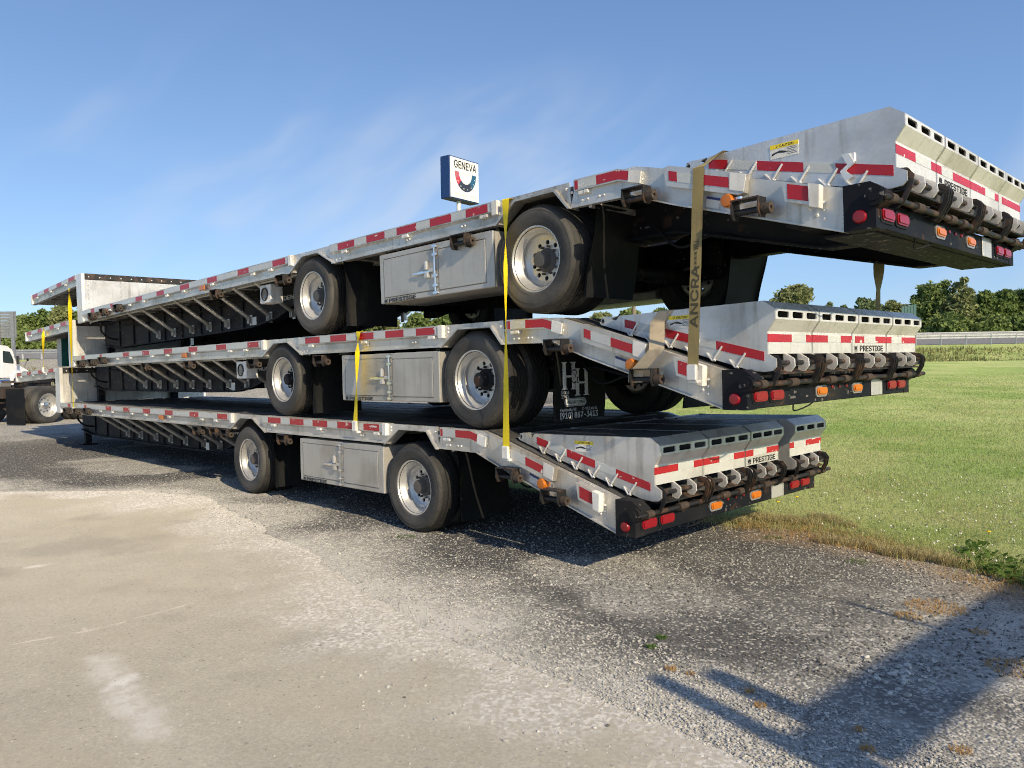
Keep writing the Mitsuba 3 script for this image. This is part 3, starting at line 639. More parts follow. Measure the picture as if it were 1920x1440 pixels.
# gravel: dark asphalt millings with pale limestone chips, paler and dustier near the concrete
pe = np.array([c for c in pad_line.simplify(.15).coords if -9 < c[0] < 9])
def seg_dist(p, pts):
    d = mi.Float(1e3)
    for (ax, ay), (bx, by) in zip(pts[:-1], pts[1:]):
        ux, uy = bx-ax, by-ay; L2 = ux*ux+uy*uy
        t = dr.clip(((p.x-ax)*ux+(p.y-ay)*uy)/L2, 0, 1)
        d = dr.minimum(d, dr.sqrt(dr.square(p.x-ax-t*ux)+dr.square(p.y-ay-t*uy)))
    return d
PE = [tuple(map(float, c)) for c in LineString([(-40, -5.2), (-7.5, -2.4), (-5.6, -1.9), (-4.3, -.75), (-3.3, -.45), (-2.2, -.62), (.2, -1.02), (1.4, -1.40), (2.9, -1.52), (4.06, -1.62), (6, -1.8), (40, -3.2)]).coords]
EDGEP = [(1.9, 2.1), (2.5, 2.22), (2.95, 2.27), (3.5, 2.05), (4.19, 1.72), (5.5, 1.3)]
def gravel_c(p, n, uv):
    wob = fbm(p.x*1.1, p.y*1.1, 3., 4)
    d = seg_dist(p, PE)
    pale = 1-sst(.12, .95, d+(wob-.5)*1.3)
    pale = dr.maximum(pale, sst(2.4, 4.6, p.x+(wob-.5)*2.2)*(.34+.5*sst(.40, .60, fbm(p.x*1.4, p.y*1.4, 8., 3))))
    pale = dr.maximum(pale, sst(.60, .70, fbm(p.x*.5+3, p.y*.5, 6., 4))*.5)
    pale = dr.maximum(pale, sst(-11, -16, p.x)*.5)
    f, s, r = vor(p.x*68, p.y*68); f2, s2, r2 = vor(p.x*34+9, p.y*34)
    chip = sst(.78-.58*pale, .88-.58*pale, r)
    base = mixc((.072, .072, .073), (.36, .35, .32), pale)
    stone = mixc((.19, .186, .175), (.60, .58, .53), r2)
    big = sst(.93-.2*pale, .95-.2*pale, r2)*sst(.40, .25, f2)
    c = mixc(base*(0.7+.6*r), stone, dr.clip(chip*sst(.62, .3, f)*.85, 0, 1))
    c = mixc(c, (.46, .44, .40), big*.8)
    dust = sst(.55, .8, fbm(p.x*2.3, p.y*2.3, 11., 3))*pale
    c = mixc(c, (.52, .505, .47), dr.clip(dust*.5+.34*sst(.45, .0, d+(wob-.5)*.9), 0, 1))
    de = seg_dist(p, EDGEP)+(wob-.5)*.8
    soil = sst(.75, .12, de)*sst(1.9, 2.5, p.x)*sst(5.2, 4.2, p.x)
    return mixc(c, mixc((.16, .11, .07), (.40, .29, .17), fbm(p.x*13, p.y*13, 2., 4)), soil*(.5+.45*noise(p.x*33, p.y*33, 3.)))
def gravel_b(p, n, uv):
    f, s, r = vor(p.x*68, p.y*68); f2, s2, r2 = vor(p.x*34+9, p.y*34)
    return (1-f)*(.3+.7*r)*.6+(1-f2)*.4
mat('gravel', P_(gravel_c), .9, 0, P_(gravel_b, 2e-3), .016)
add('gravel_lot', poly_sheet(gravel_poly.intersection(sbox(-60, -24, 34, 31)), .004, 2.0), 'gravel', None, False, kind='structure')

# concrete pad
CR = []
for pts in ([(0, 1216), (60, 1204), (130, 1192), (200, 1178), (262, 1160), (330, 1142), (400, 1124), (470, 1108)], [(0, 1011), (50, 1002), (110, 990), (150, 984)], [(150, 1176), (162, 1184)]):
    CR.append([tuple(on_ground(*q)[:2]) for q in pts])
DUST = [tuple(on_ground(*q)[:2]) for q in [(190, 1240), (215, 1285), (250, 1330), (290, 1375)]]
DUST2 = [tuple(on_ground(*q)[:2]) for q in [(210, 1290), (252, 1272)]]
DUST3 = [tuple(on_ground(*q)[:2]) for q in [(60, 1065), (80, 1063)]]
def conc_c(p, n, uv):
    a = fbm(p.x*.9, p.y*.9, 0., 4); b = fbm(p.x*5, p.y*5, 3., 4); sp = noise(p.x*95, p.y*95, 1.)
    st = fbm(p.x*1.2+p.y*.8, p.y*2.6-p.x*1.1, 6., 4)
    c = mixc((.335, .306, .242), (.50, .458, .37), dr.clip(a*.5+b*.35+(sp-.5)*.5+(noise(p.x*230, p.y*230, 4.)-.5)*.4+.1, 0, 1))
    c = mixc(c, (.42, .37, .28), sst(.5, .8, st)*.35)
    c = mixc(c, (.22, .20, .17), sst(.58, .85, fbm(p.x*1.7, p.y*1.7, 13., 4))*.35)
    f, s, r = vor(p.x*48, p.y*48)
    c = mixc(c, mixc((.14, .13, .12), (.60, .58, .53), noise(p.x*31, p.y*31, 9.)), sst(.90, .95, r)*sst(.42, .25, f)*.75)
    w = fbm(p.x*9, p.y*9, 2., 3)
    for cr_ in CR:
        d = seg_dist(p, cr_)+(w-.5)*.035
        c = mixc(c, (.58, .53, .44), sst(.011, .003, dr.abs(d))*sst(.38, .55, fbm(p.x*6, p.y*6, 21., 3))*.8)
    for D_, wd, am in ((DUST, .15, .62), (DUST2, .085, .95), (DUST3, .08, .7)):
        d = seg_dist(p, D_); q = sst(wd, .0, d+(w-.5)*.12)
        c = mixc(c, (.66, .635, .59), q*am*(.55+.45*sst(.3, .6, fbm(p.x*22, p.y*22, 4., 3))))
    e = seg_dist(p, PE); wob = fbm(p.x*2.2, p.y*2.2, 5., 4)
    k = sst(.75, .05, e+(wob-.5)*1.1)+.9*sst(.9, .2, dr.sqrt(dr.square((p.x+4.0)*.55)+dr.square(p.y+.95))+(wob-.5)*.9)
    c = mixc(c, mixc((.44, .415, .37), (.70, .67, .62), r), dr.clip(k*.9, 0, 1)*(.35+.65*sst(.3, .6, noise(p.x*70, p.y*70, 5.))))
    return c
def conc_b(p, n, uv):
    f, s, r = vor(p.x*48, p.y*48)
    return fbm(p.x*55, p.y*55, 0., 3)*.5+sst(.90, .95, r)*sst(.42, .2, f)
mat('concrete', P_(conc_c), .88, 0, P_(conc_b, 2e-3), .0035)
add('concrete_pad', poly_sheet(pad_poly.intersection(sbox(-40, -24, 34, 2)), .008, 2.0), 'concrete', None, False, kind='structure')

# ------------------------------------------------------------------ loose stones
def stone_protos(n, seed):
    r = np.random.default_rng(seed); out = []
    for i in range(n):
        v = trimesh.creation.icosahedron().vertices*(1+r.normal(0, .16, (12, 1)))*np.array([1, r.uniform(.6, .9), r.uniform(.4, .65)])
        h = trimesh.convex.convex_hull(v); out.append((np.array(h.vertices), np.array(h.faces)))
    return out
PROT = stone_protos(12, 5)
def scatter_stones(x, y, sz, z, seed):
    r = np.random.default_rng(seed); V, F, o = [], [], 0
    for i in range(len(x)):
        v, f = PROT[r.integers(len(PROT))]; a = r.uniform(0, 6.28); c, s = math.cos(a), math.sin(a)
        q = v*sz[i]; V.append(np.column_stack([q[:, 0]*c-q[:, 1]*s+x[i], q[:, 0]*s+q[:, 1]*c+y[i], q[:, 2]+z[i]+sz[i]*.22])); F.append(f+o); o += len(v)
    return trimesh.Trimesh(np.vstack(V), np.vstack(F), process=False)
def sample_view(n, px0, px1, py0, py1, seed):
    r = np.random.default_rng(seed); px = r.uniform(px0, px1, n); py = r.uniform(py0, py1, n)
    d = cf[None]+cr[None]*((px-960)/FPX)[:, None]-cu[None]*((py-720)/FPX)[:, None]
    t = -CAM[2]/d[:, 2]; P = CAM+d*t[:, None]; return P[:, 0], P[:, 1], t
def inside(poly, x, y): return shapely.contains_xy(poly, x, y)
def st_c(a, b):
    def f(p, n, uv): return mixc(a, b, mikit.cell_rand(p.x*38, p.y*38, 3)*.75+.25*noise(p.x*200, p.y*200, p.z*200))
    return P_(f)
mat('stone_pale', st_c((.20, .195, .18), (.60, .58, .535)), .85)
mat('stone_dark', st_c((.05, .05, .05), (.20, .19, .17)), .85)
for nm, cnt, seed, mt, lab in (('pale_gravel', 56000, 11, 'stone_pale', 'pale limestone chips lying over the parking lot'), ('dark_gravel', 26000, 12, 'stone_dark', 'dark asphalt millings lying over the parking lot')):
    x, y, t = sample_view(cnt, -60, 1990, 840, 1460, seed); r = np.random.default_rng(seed)
    e = shapely.distance(shapely.points(x, y), pad_line); inp = inside(pad_poly, x, y); ing = inside(gravel_poly, x, y)
    n_ = meshkit.fbm(np.column_stack([x*1.3, y*1.3, 0*x+seed]), 3, 2)
    keep = (~inp | (r.random(len(x)) < .75*np.exp(-e/.22)+.3*np.exp(-((x-1.9)**2/1.1+(y+1.55)**2/.09)))) & (r.random(len(x)) < np.where(e < .7, 1 if nm == 'pale_gravel' else .25, .42 if nm == 'pale_gravel' else .7))
    x, y, t = x[keep], y[keep], t[keep]
    sz = np.minimum(.0034+.0068*r.random(len(x))**3, .0125)*np.where(r.random(len(x)) < .03, 1.5, 1.0)
    add(nm, scatter_stones(x, y, sz, np.full(len(x), .006), seed), mt, None, False, lab, 'gravel', kind='stuff')
# single stones on the concrete
pts = [(1075, 944), (1220, 902), (1380, 870), (1475, 886), (1535, 876), (845, 820), (825, 826), (757, 848), (777, 838), (548, 700), (568, 690), (503, 720), (423, 650), (445, 632), (247, 656), (257, 632), (435, 768), (434, 786), (620, 748),
       (665, 580), (918, 508), (990, 520), (1016, 540), (1160, 910), (1320, 908), (733, 768), (1008, 620), (1335, 772), (1090, 655), (1640, 800), (1715, 830), (75, 526), (240, 512), (520, 548), (838, 372), (868, 430), (715, 694)]
sizes = [.013, .012, .010, .012, .011, .012, .010, .010, .009, .017, .011, .010, .015, .008, .014, .008, .009, .009, .009, .017]
for i, (a, b) in enumerate(pts):
    p = on_ground(500+a/2.4, 1000+b/2.4); s = sizes[i] if i < len(sizes) else .009
    add(nkey('pebble'), scatter_stones([p[0]], [p[1]], [s], [.008], 100+i), 'stone_dark' if i in (4, 18, 26) else 'stone_pale', None, False, 'small loose pebble lying on the tan concrete', 'pebble', 'loose pebbles on the concrete')
x, y, t = sample_view(2600, -40, 1500, 900, 1460, 31); r = np.random.default_rng(31); ok = inside(pad_poly, x, y); x, y = x[ok], y[ok]
add('grit', scatter_stones(x, y, .0018+.0042*r.random(len(x))**3, np.full(len(x), .008), 32), 'stone_pale', None, False, 'fine pale grit scattered on the concrete', 'grit', kind='stuff')
for i in range(60):
    a, b = rng.normal(1695, 42), rng.normal(1270, 17)
    if i == 0: cl = []
    p = on_ground(a, b); cl.append((p[0], p[1]))
cl = np.array(cl)
add('stone_heap', scatter_stones(cl[:, 0], cl[:, 1], .010+.012*rng.random(len(cl)), np.full(len(cl), .006), 77), 'stone_pale', None, False, 'patch of larger pale stones in the shadow on the gravel', 'stones', kind='stuff')

# ------------------------------------------------------------------ grass
def blades(x, y, h, wd, lean, seed, z=None):
    r = np.random.default_rng(seed); n = len(x); a = r.uniform(0, 2*math.pi, n); b = a+r.normal(0, .5, n)+math.pi/2
    z = height(x, y) if z is None else z
    B = np.column_stack([x, y, z]); u = np.column_stack([np.cos(a), np.sin(a), 0*a])*(wd/2)[:, None]
    L = np.column_stack([np.cos(b), np.sin(b), 0*b])*(h*lean*r.uniform(.2, 1, n))[:, None]
    M_ = B+L*.35+np.column_stack([0*a, 0*a, h*.6]); Tp = B+L+np.column_stack([0*a, 0*a, h*np.sqrt(np.maximum(1-.5*lean**2, .2))])
    V = np.stack([B-u, B+u, M_-u*.75, M_+u*.75, Tp], 1).reshape(-1, 3); o = np.arange(n)[:, None]*5
    F = np.vstack([o+np.array([[0, 1, 3]]), o+np.array([[0, 3, 2]]), o+np.array([[2, 3, 4]])])
    return trimesh.Trimesh(V, F, process=False)
def leafmat(key, c1, c2, sc=9., trans_=.45):
    def f(p, n, uv): return mixc(c1, c2, dr.clip(mikit.cell_rand(p.x*sc, p.y*sc, p.z*sc)*.6+fbm(p.x*1.1, p.y*1.1, p.z*1.1, 2)*.5, 0, 1))
    scene['m_'+key] = {'type': 'principledthin', 'base_color': P_(f), 'roughness': .6, 'diff_trans': trans_*2, 'spec_trans': 0.0}
def blade_c(p, n, uv):
    g = mixc((.18, .285, .055), (.45, .565, .19), dr.clip(mikit.cell_rand(p.x*30, p.y*30, p.z*30)*.6+fbm(p.x*1.1, p.y*1.1, p.z*1.1, 2)*.5, 0, 1))
    return mixc(g, (.60, .57, .30), dr.clip(sst(.46, .66, fbm(p.x*.9+7, p.y*.9, 5., 4))*.6+.5*sst(.45, .62, fbm(p.x*.16+2, p.y*.33, 15., 4)), 0, 1)*.5)
scene['m_grass_blade'] = {'type': 'principledthin', 'base_color': P_(blade_c), 'roughness': .6, 'diff_trans': .9, 'spec_trans': 0.0}
leafmat('grass_dry', (.40, .34, .17), (.62, .55, .31), 30.)
leafmat('grass_dead', (.40, .235, .09), (.60, .41, .19), 30.)
leafmat('weed_leaf', (.075, .145, .03), (.17, .27, .075), 12.)
leafmat('bank_grass', (.13, .17, .05), (.38, .34, .17), 3.)
def ring_sample(n, d0, d1, px0, px1, seed):
    r = np.random.default_rng(seed); D = d0*(d1/d0)**r.random(n); lat = (r.uniform(px0, px1, n)-960)/FPX*D
    return CAM[0]+FW[0]*D+RT_[0]*lat, CAM[1]+FW[1]*D+RT_[1]*lat, D
lawn_in = lawn_poly.buffer(.08)
x, y, D = ring_sample(210000, 3.6, 34, 880, 2000, 21); ok = inside(lawn_in, x, y); x, y, D = x[ok], y[ok], D[ok]; r = np.random.default_rng(22)
k = meshkit.fbm(np.column_stack([x*.8, y*.8, 0*x]), 3, 6); n = len(x)
fr = .75+.5*k
add('lawn_blades', blades(x, y, fr*(.022+.036*r.random(n))*np.clip(1.1-D/80, .6, 1), .0028*np.clip(D/6, .9, 5), np.full(n, .8), 23), 'grass_blade', None, False, 'short mown green grass of the wide lawn', 'grass', kind='stuff')
x, y, D = ring_sample(60000, 3.6, 30, 880, 2000, 24); ok = inside(lawn_in, x, y); x, y, D = x[ok], y[ok], D[ok]; n = len(x)
k = meshkit.fbm(np.column_stack([x*1.1, y*1.1, 0*x]), 3, 9); ok = k > .44; x, y, D = x[ok], y[ok], D[ok]; n = len(x)
add('dry_blades', blades(x, y, .022+.035*r.random(n), .0028*np.clip(D/6, .9, 5), np.full(n, .95), 25), 'grass_dry', None, False, 'straw coloured dry blades among the mown lawn', 'dry grass', kind='stuff')
# taller dry fringe and green tufts along the gravel's edge
E_ = LineString([c for c in lawn_edge if -1 < c[0] < 7])
def fringe(n, spread, off, seed, x0, x1):
    r = np.random.default_rng(seed); s = r.random(n)*E_.length; q = shapely.line_interpolate_point(E_, s); x, y = shapely.get_x(q), shapely.get_y(q)
    k = meshkit.fbm(np.column_stack([x*2.2, y*2.2, 0*x+seed]), 3, seed); ok = (x > x0) & (x < x1) & (k > .40)
    x, y = x[ok], y[ok]; return x+r.normal(0, .06, len(x)), y+off+r.normal(0, spread, len(x)), len(x)
x, y, n = fringe(9000, .13, .05, 41, 1.4, 5.5); r = np.random.default_rng(42)
add('edge_straw', blades(x, y, .03+.075*r.random(n)**2, np.full(n, .0042), np.full(n, 1.15), 43), 'grass_dry', None, False, 'tangled straw along the border of lawn and gravel', 'dry grass', kind='stuff')
x, y, n = fringe(9000, .16, .18, 44, -.6, 6)
xs_, ys_ = [], []
r = np.random.default_rng(143)
for px, py, rad, cnt in ((1418, 975, .10, 260), (1455, 982, .13, 420), (1500, 985, .12, 360), (1545, 978, .10, 260), (1585, 990, .07, 120), (1395, 985, .07, 140), (1690, 1045, .10, 200), (1740, 1050, .12, 260), (1790, 1062, .08, 160), (1560, 1020, .09, 120), (1620, 1028, .10, 140)):
    q = on_ground(px, py); a_ = r.uniform(0, 6.28, cnt*2); qq_ = rad*np.sqrt(r.random(cnt*2)); xs_.append(q[0]+qq_*np.cos(a_)*1.6); ys_.append(q[1]+qq_*np.sin(a_)*.8)
xs_, ys_ = np.concatenate(xs_), np.concatenate(ys_)
add('straw_clumps', blades(xs_, ys_, .04+.10*r.random(len(xs_))**1.5, np.full(len(xs_), .0045), np.full(len(xs_), 1.05), 144), 'grass_dry', None, False, 'clumps of dry straw at the lawn edge behind the lowest trailer', 'dry grass', kind='stuff')
r = np.random.default_rng(146); n2 = 5200; s_ = r.random(n2)*E_.length; q = shapely.line_interpolate_point(E_, s_); x2 = shapely.get_x(q)+r.normal(0, .08, n2); y2 = shapely.get_y(q)-.5*r.random(n2)**1.4+.06
ok = (x2 > 2.0) & (x2 < 4.5) & (meshkit.fbm(np.column_stack([x2*3, y2*3, 0*x2]), 3, 4) > .42)
add('dead_thatch', blades(x2[ok], y2[ok], .03+.05*r.random(ok.sum()), np.full(ok.sum(), .004), np.full(ok.sum(), 1.38), 147, z=np.full(ok.sum(), .006)), 'grass_dead', None, False, 'flattened brown thatch on the soil between lawn and gravel', 'dry grass', kind='stuff')
add('edge_grass', blades(x, y, .025+.085*r.random(n)**2.5, np.full(n, .0045), np.full(n, .9), 45), 'grass_blade', None, False, 'longer green grass along the border of lawn and gravel', 'grass', kind='stuff')
def tuft(cx, cy, rad, n, h, seed, flat=1.0):
    r = np.random.default_rng(seed); a = r.uniform(0, 6.28, n); q = rad*np.sqrt(r.random(n)); x, y = cx+q*np.cos(a), cy+q*np.sin(a)
    return blades(x, y, h*(.4+.6*r.random(n)), np.full(n, .0042), np.full(n, flat), seed+1, z=np.full(n, .006))
# dead brown weeds on the gravel
for i, (px, py, rad, n, h) in enumerate([(1755, 1142, .17, 380, .035), (1702, 1158, .08, 120, .03), (1905, 1258, .13, 200, .035), (1258, 1258, .028, 40, .035), (1296, 1268, .025, 30, .03), (1402, 1298, .03, 40, .035), (1425, 1326, .028, 40, .035), (1610, 1372, .026, 30, .03), (1630, 1410, .03, 40, .03), (1800, 1410, .04, 60, .03), (1835, 1188, .05, 60, .03)]):
    p = on_ground(px, py)
    lab = ['large patch of brown dead weeds beside the shadow on the gravel', 'thin brown dead weeds left of the large dead patch', 'brown dead weeds at the right edge of the picture in the gravel'][i] if i < 3 else 'small brown dead weed in the pale gravel'
    add(nkey('dead_weed'), tuft(p[0], p[1], rad, n, h, 300+i*3, 1.25), 'grass_dead', None, False, lab, 'weed', None if i < 3 else 'small brown dead weeds in the gravel')
for i, (px, py) in enumerate([(1240, 1198), (1222, 1216), (1450, 1010), (1610, 1056), (762, 1008)]):
    p = on_ground(px, py)
    add(nkey('green_weed'), tuft(p[0], p[1], (.08 if i > 1 else .03), 70, .028, 400+i*3, 1.0), 'weed_leaf', None, False, 'small green weed growing in the gravel', 'weed', 'small green weeds in the gravel')
# dandelions and clover heads
mat('petal_yellow', (.80, .58, .02), .6); mat('petal_white', (.66, .64, .58), .7)
fl = trimesh.creation.icosphere(subdivisions=2, radius=1.0)
def flower(px, py, nm, hz, rr, mt, lab, grp, base=None):
    p = on_ground(px, py); h = hz
    kx = nkey(nm); head = fl.copy(); head.vertices *= np.array([rr, rr, rr*.45])*(1+.12*np.sin(head.vertices[:, :1]*9+head.vertices[:, 1:2]*11)); head.apply_translation((p[0], p[1], height(p[0], p[1])+h))
    add(kx+'__flower_head', head, mt); add(kx+'__stem', tube((p[0], p[1], height(p[0], p[1])), (p[0], p[1], height(p[0], p[1])+h), .0018, 5), 'weed_leaf'); tag(kx, lab, 'flower', grp); USED.add(kx)
for px, py in ((1459, 950), (1494, 940), (1854, 1008)): flower(px, py, 'dandelion', .05, .017, 'petal_yellow', 'yellow dandelion in bloom in the lawn near the gravel', 'dandelions in the lawn')
r = np.random.default_rng(50); hd_ = []
for i in range(130):
    px, py = r.uniform(1540, 1915), 880+190*r.random()**.8
    p = on_ground(px, py)
    if inside(lawn_poly.buffer(-.1), p[0], p[1]): rr = r.uniform(.005, .009); hd_.append(trimesh.creation.icosphere(subdivisions=1, radius=rr).apply_transform(trans(p[0], p[1], float(height(p[0], p[1]))+.035+.03*r.random())))
add('clover_heads', cat_(hd_), 'petal_white', None, True, 'small white clover heads sprinkled over the near lawn', 'clover', kind='stuff')
# broad leaved plant at the right edge
def leaf(p, a, el, L, wd):
    n = 7; t = np.linspace(0, 1, n); w = wd*np.sin(np.pi*np.clip(t*.93+.07, 0, 1))**.7
    rr = L*t; z = np.sin(el)*rr - .5*L*t*t*.6*math.cos(el); q = math.cos(el)*rr
    c, s = math.cos(a), math.sin(a); V = []
    for i in range(n):
        for e, up in ((-1, .25), (0, 0), (1, .25)):
            V.append((p[0]+q[i]*c-e*w[i]*s, p[1]+q[i]*s+e*w[i]*c, p[2]+z[i]+up*w[i]*.6))
    F = []
    for i in range(n-1):
        for j in range(2):
            k = i*3+j; F += [(k, k+3, k+4), (k, k+4, k+1)]
    return trimesh.Trimesh(V, F, process=False)
r = np.random.default_rng(500); lv = []
for i in range(42):
    px = r.uniform(1795, 1960); py = 1040+(px-1795)*.36+r.uniform(-24, 20); sc = r.uniform(.28, .6); p = on_ground(px, py)
    for j in range(r.integers(7, 12)):
        lv.append(leaf((p[0]+r.normal(0, .025), p[1]+r.normal(0, .025), .01+.05*r.random()), r.uniform(0, 6.28), r.uniform(.15, .9), sc*r.uniform(.09, .16), sc*r.uniform(.022, .036)))
add('broad_leaved_weeds', cat_(lv), 'weed_leaf', None, True, 'mass of green broad leaved weeds at the lawn edge far right', 'weeds', kind='stuff')

# ------------------------------------------------------------------ road, guardrails, bank
def along(D, L, z=None):
    x, y = CAM[0]+FW[0]*D+RT_[0]*L, CAM[1]+FW[1]*D+RT_[1]*L
    return np.array([x, y, float(height(x, y)) if z is None else z])
mat('asphalt', metal_tex((.15, .15, .155), (.11, .11, .11), .2, 60, .5), .9)
Ds, Ls = np.linspace(58.2, 71, 12), np.linspace(-160, 200, 60)
V = np.array([along(a, b)+[0, 0, .01] for a in Ds for b in Ls]); i = (np.arange(11)[:, None]*60+np.arange(59)[None]).ravel()
rd = trimesh.Trimesh(V, np.vstack([np.stack([i, i+61, i+60], 1), np.stack([i, i+1, i+61], 1)]), process=False)
if rd.face_normals[0, 2] < 0: rd.invert()
add('highway', rd, 'asphalt', None, True, kind='structure')
mat('galvanised', metal_tex((.42, .44, .46), (.30, .31, .32), .2, 62, .4), .5, .5)
def w_beam(D0, L0, D1, L1, zoff, hh):
    prof = [(-.0, -.155), (.04, -.13), (.04, -.05), (-.02, 0), (.04, .05), (.04, .13), (0, .155), (-.008, .155), (.03, .13), (.03, .05), (-.03, 0), (.03, -.05), (.03, -.13), (-.008, -.155)]
    a, b = along(D0, L0), along(D1, L1); a[2] = height(*a[:2])+zoff; b[2] = height(*b[:2])+zoff
    d = b-a; L = np.linalg.norm(d); m = prism_yz([(p*1.0, q*hh) for p, q in prof], 0, L)
    X = d/L; Y = np.cross([0, 0, 1.0], X); Y /= np.linalg.norm(Y); Z = np.cross(X, Y); M = np.eye(4); M[:3, 0], M[:3, 1], M[:3, 2], M[:3, 3] = X, Y, Z, a
    m.apply_transform(M); return m
for nm, L0, L1, D0, D1, st, lab in (('guardrail', 24, 64, 57.2, 57.2, 1.83, 'grey steel guardrail beyond the lawn on the right'), ('guardrail_001', -46, -20, 60, 58, 1.5, 'grey steel guardrail on the left behind the parked tractors'), ('guardrail_002', -16, 22, 57.5, 57.2, 1.83, 'grey steel guardrail glimpsed behind the trailer stack')):
    add(nm+'__rail', w_beam(D0, L0, D1, L1, .60, 1.0), 'galvanised', None, False)
    for L in np.arange(L0, L1, st):
        q = along(D0+(D1-D0)*(L-L0)/(L1-L0)+.08, L); add(nkey(nm+'__post'), box(q[0]-.06, q[0]+.06, q[1]-.06, q[1]+.06, q[2]-.2, q[2]+.74), 'galvanised')
    tag(nm, lab, 'guardrail', 'highway guardrails'); USED.add(nm)
add('guardrail_003__rail', w_beam(70.5, -30, 70.5, 70, .38, .8), 'galvanised'); tag('guardrail_003', 'far second guardrail across the highway', 'guardrail', 'highway guardrails')
for L in np.arange(-30, 70, 2.2):
    q = along(70.7, L); add(nkey('guardrail_003__post'), box(q[0]-.06, q[0]+.06, q[1]-.06, q[1]+.06, q[2]-.2, q[2]+.5), 'galvanised')
# tall grass on the bank
r = np.random.default_rng(61); n = 26000; D = 48.0+7.3*r.random(n)**.8; L = r.uniform(-46, 60, n)
x, y = CAM[0]+FW[0]*D+RT_[0]*L, CAM[1]+FW[1]*D+RT_[1]*L
add('bank_grass', blades(x, y, (.03+.34*r.random(n)**2*np.clip(meshkit.fbm(np.column_stack([x*.22, y*.22, 0*x]), 4, 3)*4.2-1.6, .03, 1.7))*np.clip((D-47.6)/2.5, .25, 1)*np.clip((56.3-D)/2, .3, 1), np.full(n, .07), np.full(n, .5), 62), 'bank_grass', None, False, 'tall uncut grass on the bank below the guardrail', 'grass', kind='stuff')

# ------------------------------------------------------------------ trees
leafmat('leaf_dark', (.075, .125, .04), (.19, .25, .085), 1.3, .2)
leafmat('leaf_mid', (.11, .165, .055), (.25, .31, .115), 1.3, .2)
leafmat('leaf_olive', (.15, .175, .075), (.30, .325, .15), 1.3, .2)
leafmat('leaf_blue', (.11, .155, .08), (.22, .28, .14), 1.3, .2)
mat('bark', (.10, .08, .06), .9)
def tree(px, top, wpx, dep, mt, lab, grp, seed, dens=1.0, base=None):
    r = np.random.default_rng(seed); D = dep; L = (px-960)/FPX*dep
    b = along(D, L); ztop = CAM[2] + (pray(px, top)*dep)[2]; H = max(ztop-b[2], 2.0); R = wpx/FPX*dep/2
    key = nkey('tree'); tag(key, lab, 'tree', grp); USED.add(key)
    # limbs
    tr = [trimesh.creation.cone(radius=.03*H, height=H*.85, sections=7).apply_translation(b-[0, 0, .2])]
    nb = int(14+9*dens); cen = []
    for i in range(nb):
        u = r.uniform(.08, .90); a = r.uniform(0, 6.28); q = R*r.uniform(.1, .8)*math.sin(math.pi*min(u*.62+.30, 1))**.8
        c = b+np.array([q*math.cos(a), q*math.sin(a), u*H*.97]); cen.append((c, R*r.uniform(.36, .62)*(1.15-.45*u)))
        if i % 2 == 0: tr.append(tube(b+[0, 0, u*H*.5], c, .010*H, 5))
    cen.append((b+np.array([r.normal(0, R*.15), r.normal(0, R*.15), H*.93]), R*.22))
    add(key+'__trunk', cat_(tr), 'bark')
    n = int(230*dens); V = []
    for c, s in cen:
        m = int(n*(s/R)*3); d = r.normal(size=(m, 3)); d /= np.linalg.norm(d, axis=1)[:, None]
        rad = s*(r.random(m)**.5)*(1+.25*np.sin(d[:, 0]*5+seed)*np.cos(d[:, 2]*6)); V.append(c+d*rad[:, None]*np.array([1, 1, .78]))
    P = np.vstack(V); P = P[P[:, 2] > b[2]+.15]; n = len(P); ls = (.0026*dep)*(.6+.8*r.random(n))
    a = r.normal(size=(n, 3)); a /= np.linalg.norm(a, axis=1)[:, None]; c2 = np.cross(a, r.normal(size=(n, 3))); c2 /= np.linalg.norm(c2, axis=1)[:, None]
    Q = np.stack([P-a*ls[:, None], P+c2*ls[:, None]*.55, P+a*ls[:, None], P-c2*ls[:, None]*.55], 1).reshape(-1, 3); o = np.arange(n)[:, None]*4
    add(key+'__crown', trimesh.Trimesh(Q, np.vstack([o+np.array([[0, 1, 2]]), o+np.array([[0, 2, 3]])]), process=False), mt)
TREES = [(1755, 528, 104, 84, 'leaf_mid', 'broad tree left of the tall airy tree beyond the highway', None, 1.4), (1801, 519, 70, 82, 'leaf_olive', 'tall airy tree, highest of those right of the stack', None, .8), (1850, 546, 90, 86, 'leaf_dark', 'dark tree just right of the tall airy tree', None, 1.3),
         (1885, 543, 80, 88, 'leaf_dark', None, 'dark trees at the right edge', 1.3), (1925, 540, 80, 88, 'leaf_mid', None, 'dark trees at the right edge', 1.3), (1965, 545, 90, 90, 'leaf_dark', None, 'dark trees at the right edge', 1.3),
         (1490, 533, 105, 96, 'leaf_olive', 'olive tree rising behind the middle trailer ramps', None, 1.2), (1450, 560, 60, 96, 'leaf_mid', None, 'trees hidden behind the stack', 1.0), (1555, 566, 40, 110, 'leaf_blue', 'low far tree between the olive tree and the strap', None, .8),
         (1622, 559, 86, 110, 'leaf_blue', 'pale tree behind the far hanging strap', None, 1.0), (1590, 572, 50, 112, 'leaf_mid', None, 'low far trees behind the middle ramps', .8), (1678, 563, 66, 104, 'leaf_olive', 'olive tree behind the small green road sign', None, 1.0),
         (1712, 575, 50, 90, 'leaf_mid', None, 'low far trees behind the middle ramps', 1.0), (1700, 600, 60, 86, 'leaf_dark', None, 'bushy trees behind the highway', 1.0), (1780, 590, 90, 80, 'leaf_mid', None, 'bushy trees behind the highway', 1.2), (1860, 595, 90, 80, 'leaf_mid', None, 'bushy trees behind the highway', 1.2), (1930, 595, 90, 80, 'leaf_dark', None, 'bushy trees behind the highway', 1.2)]
r = np.random.default_rng(71)
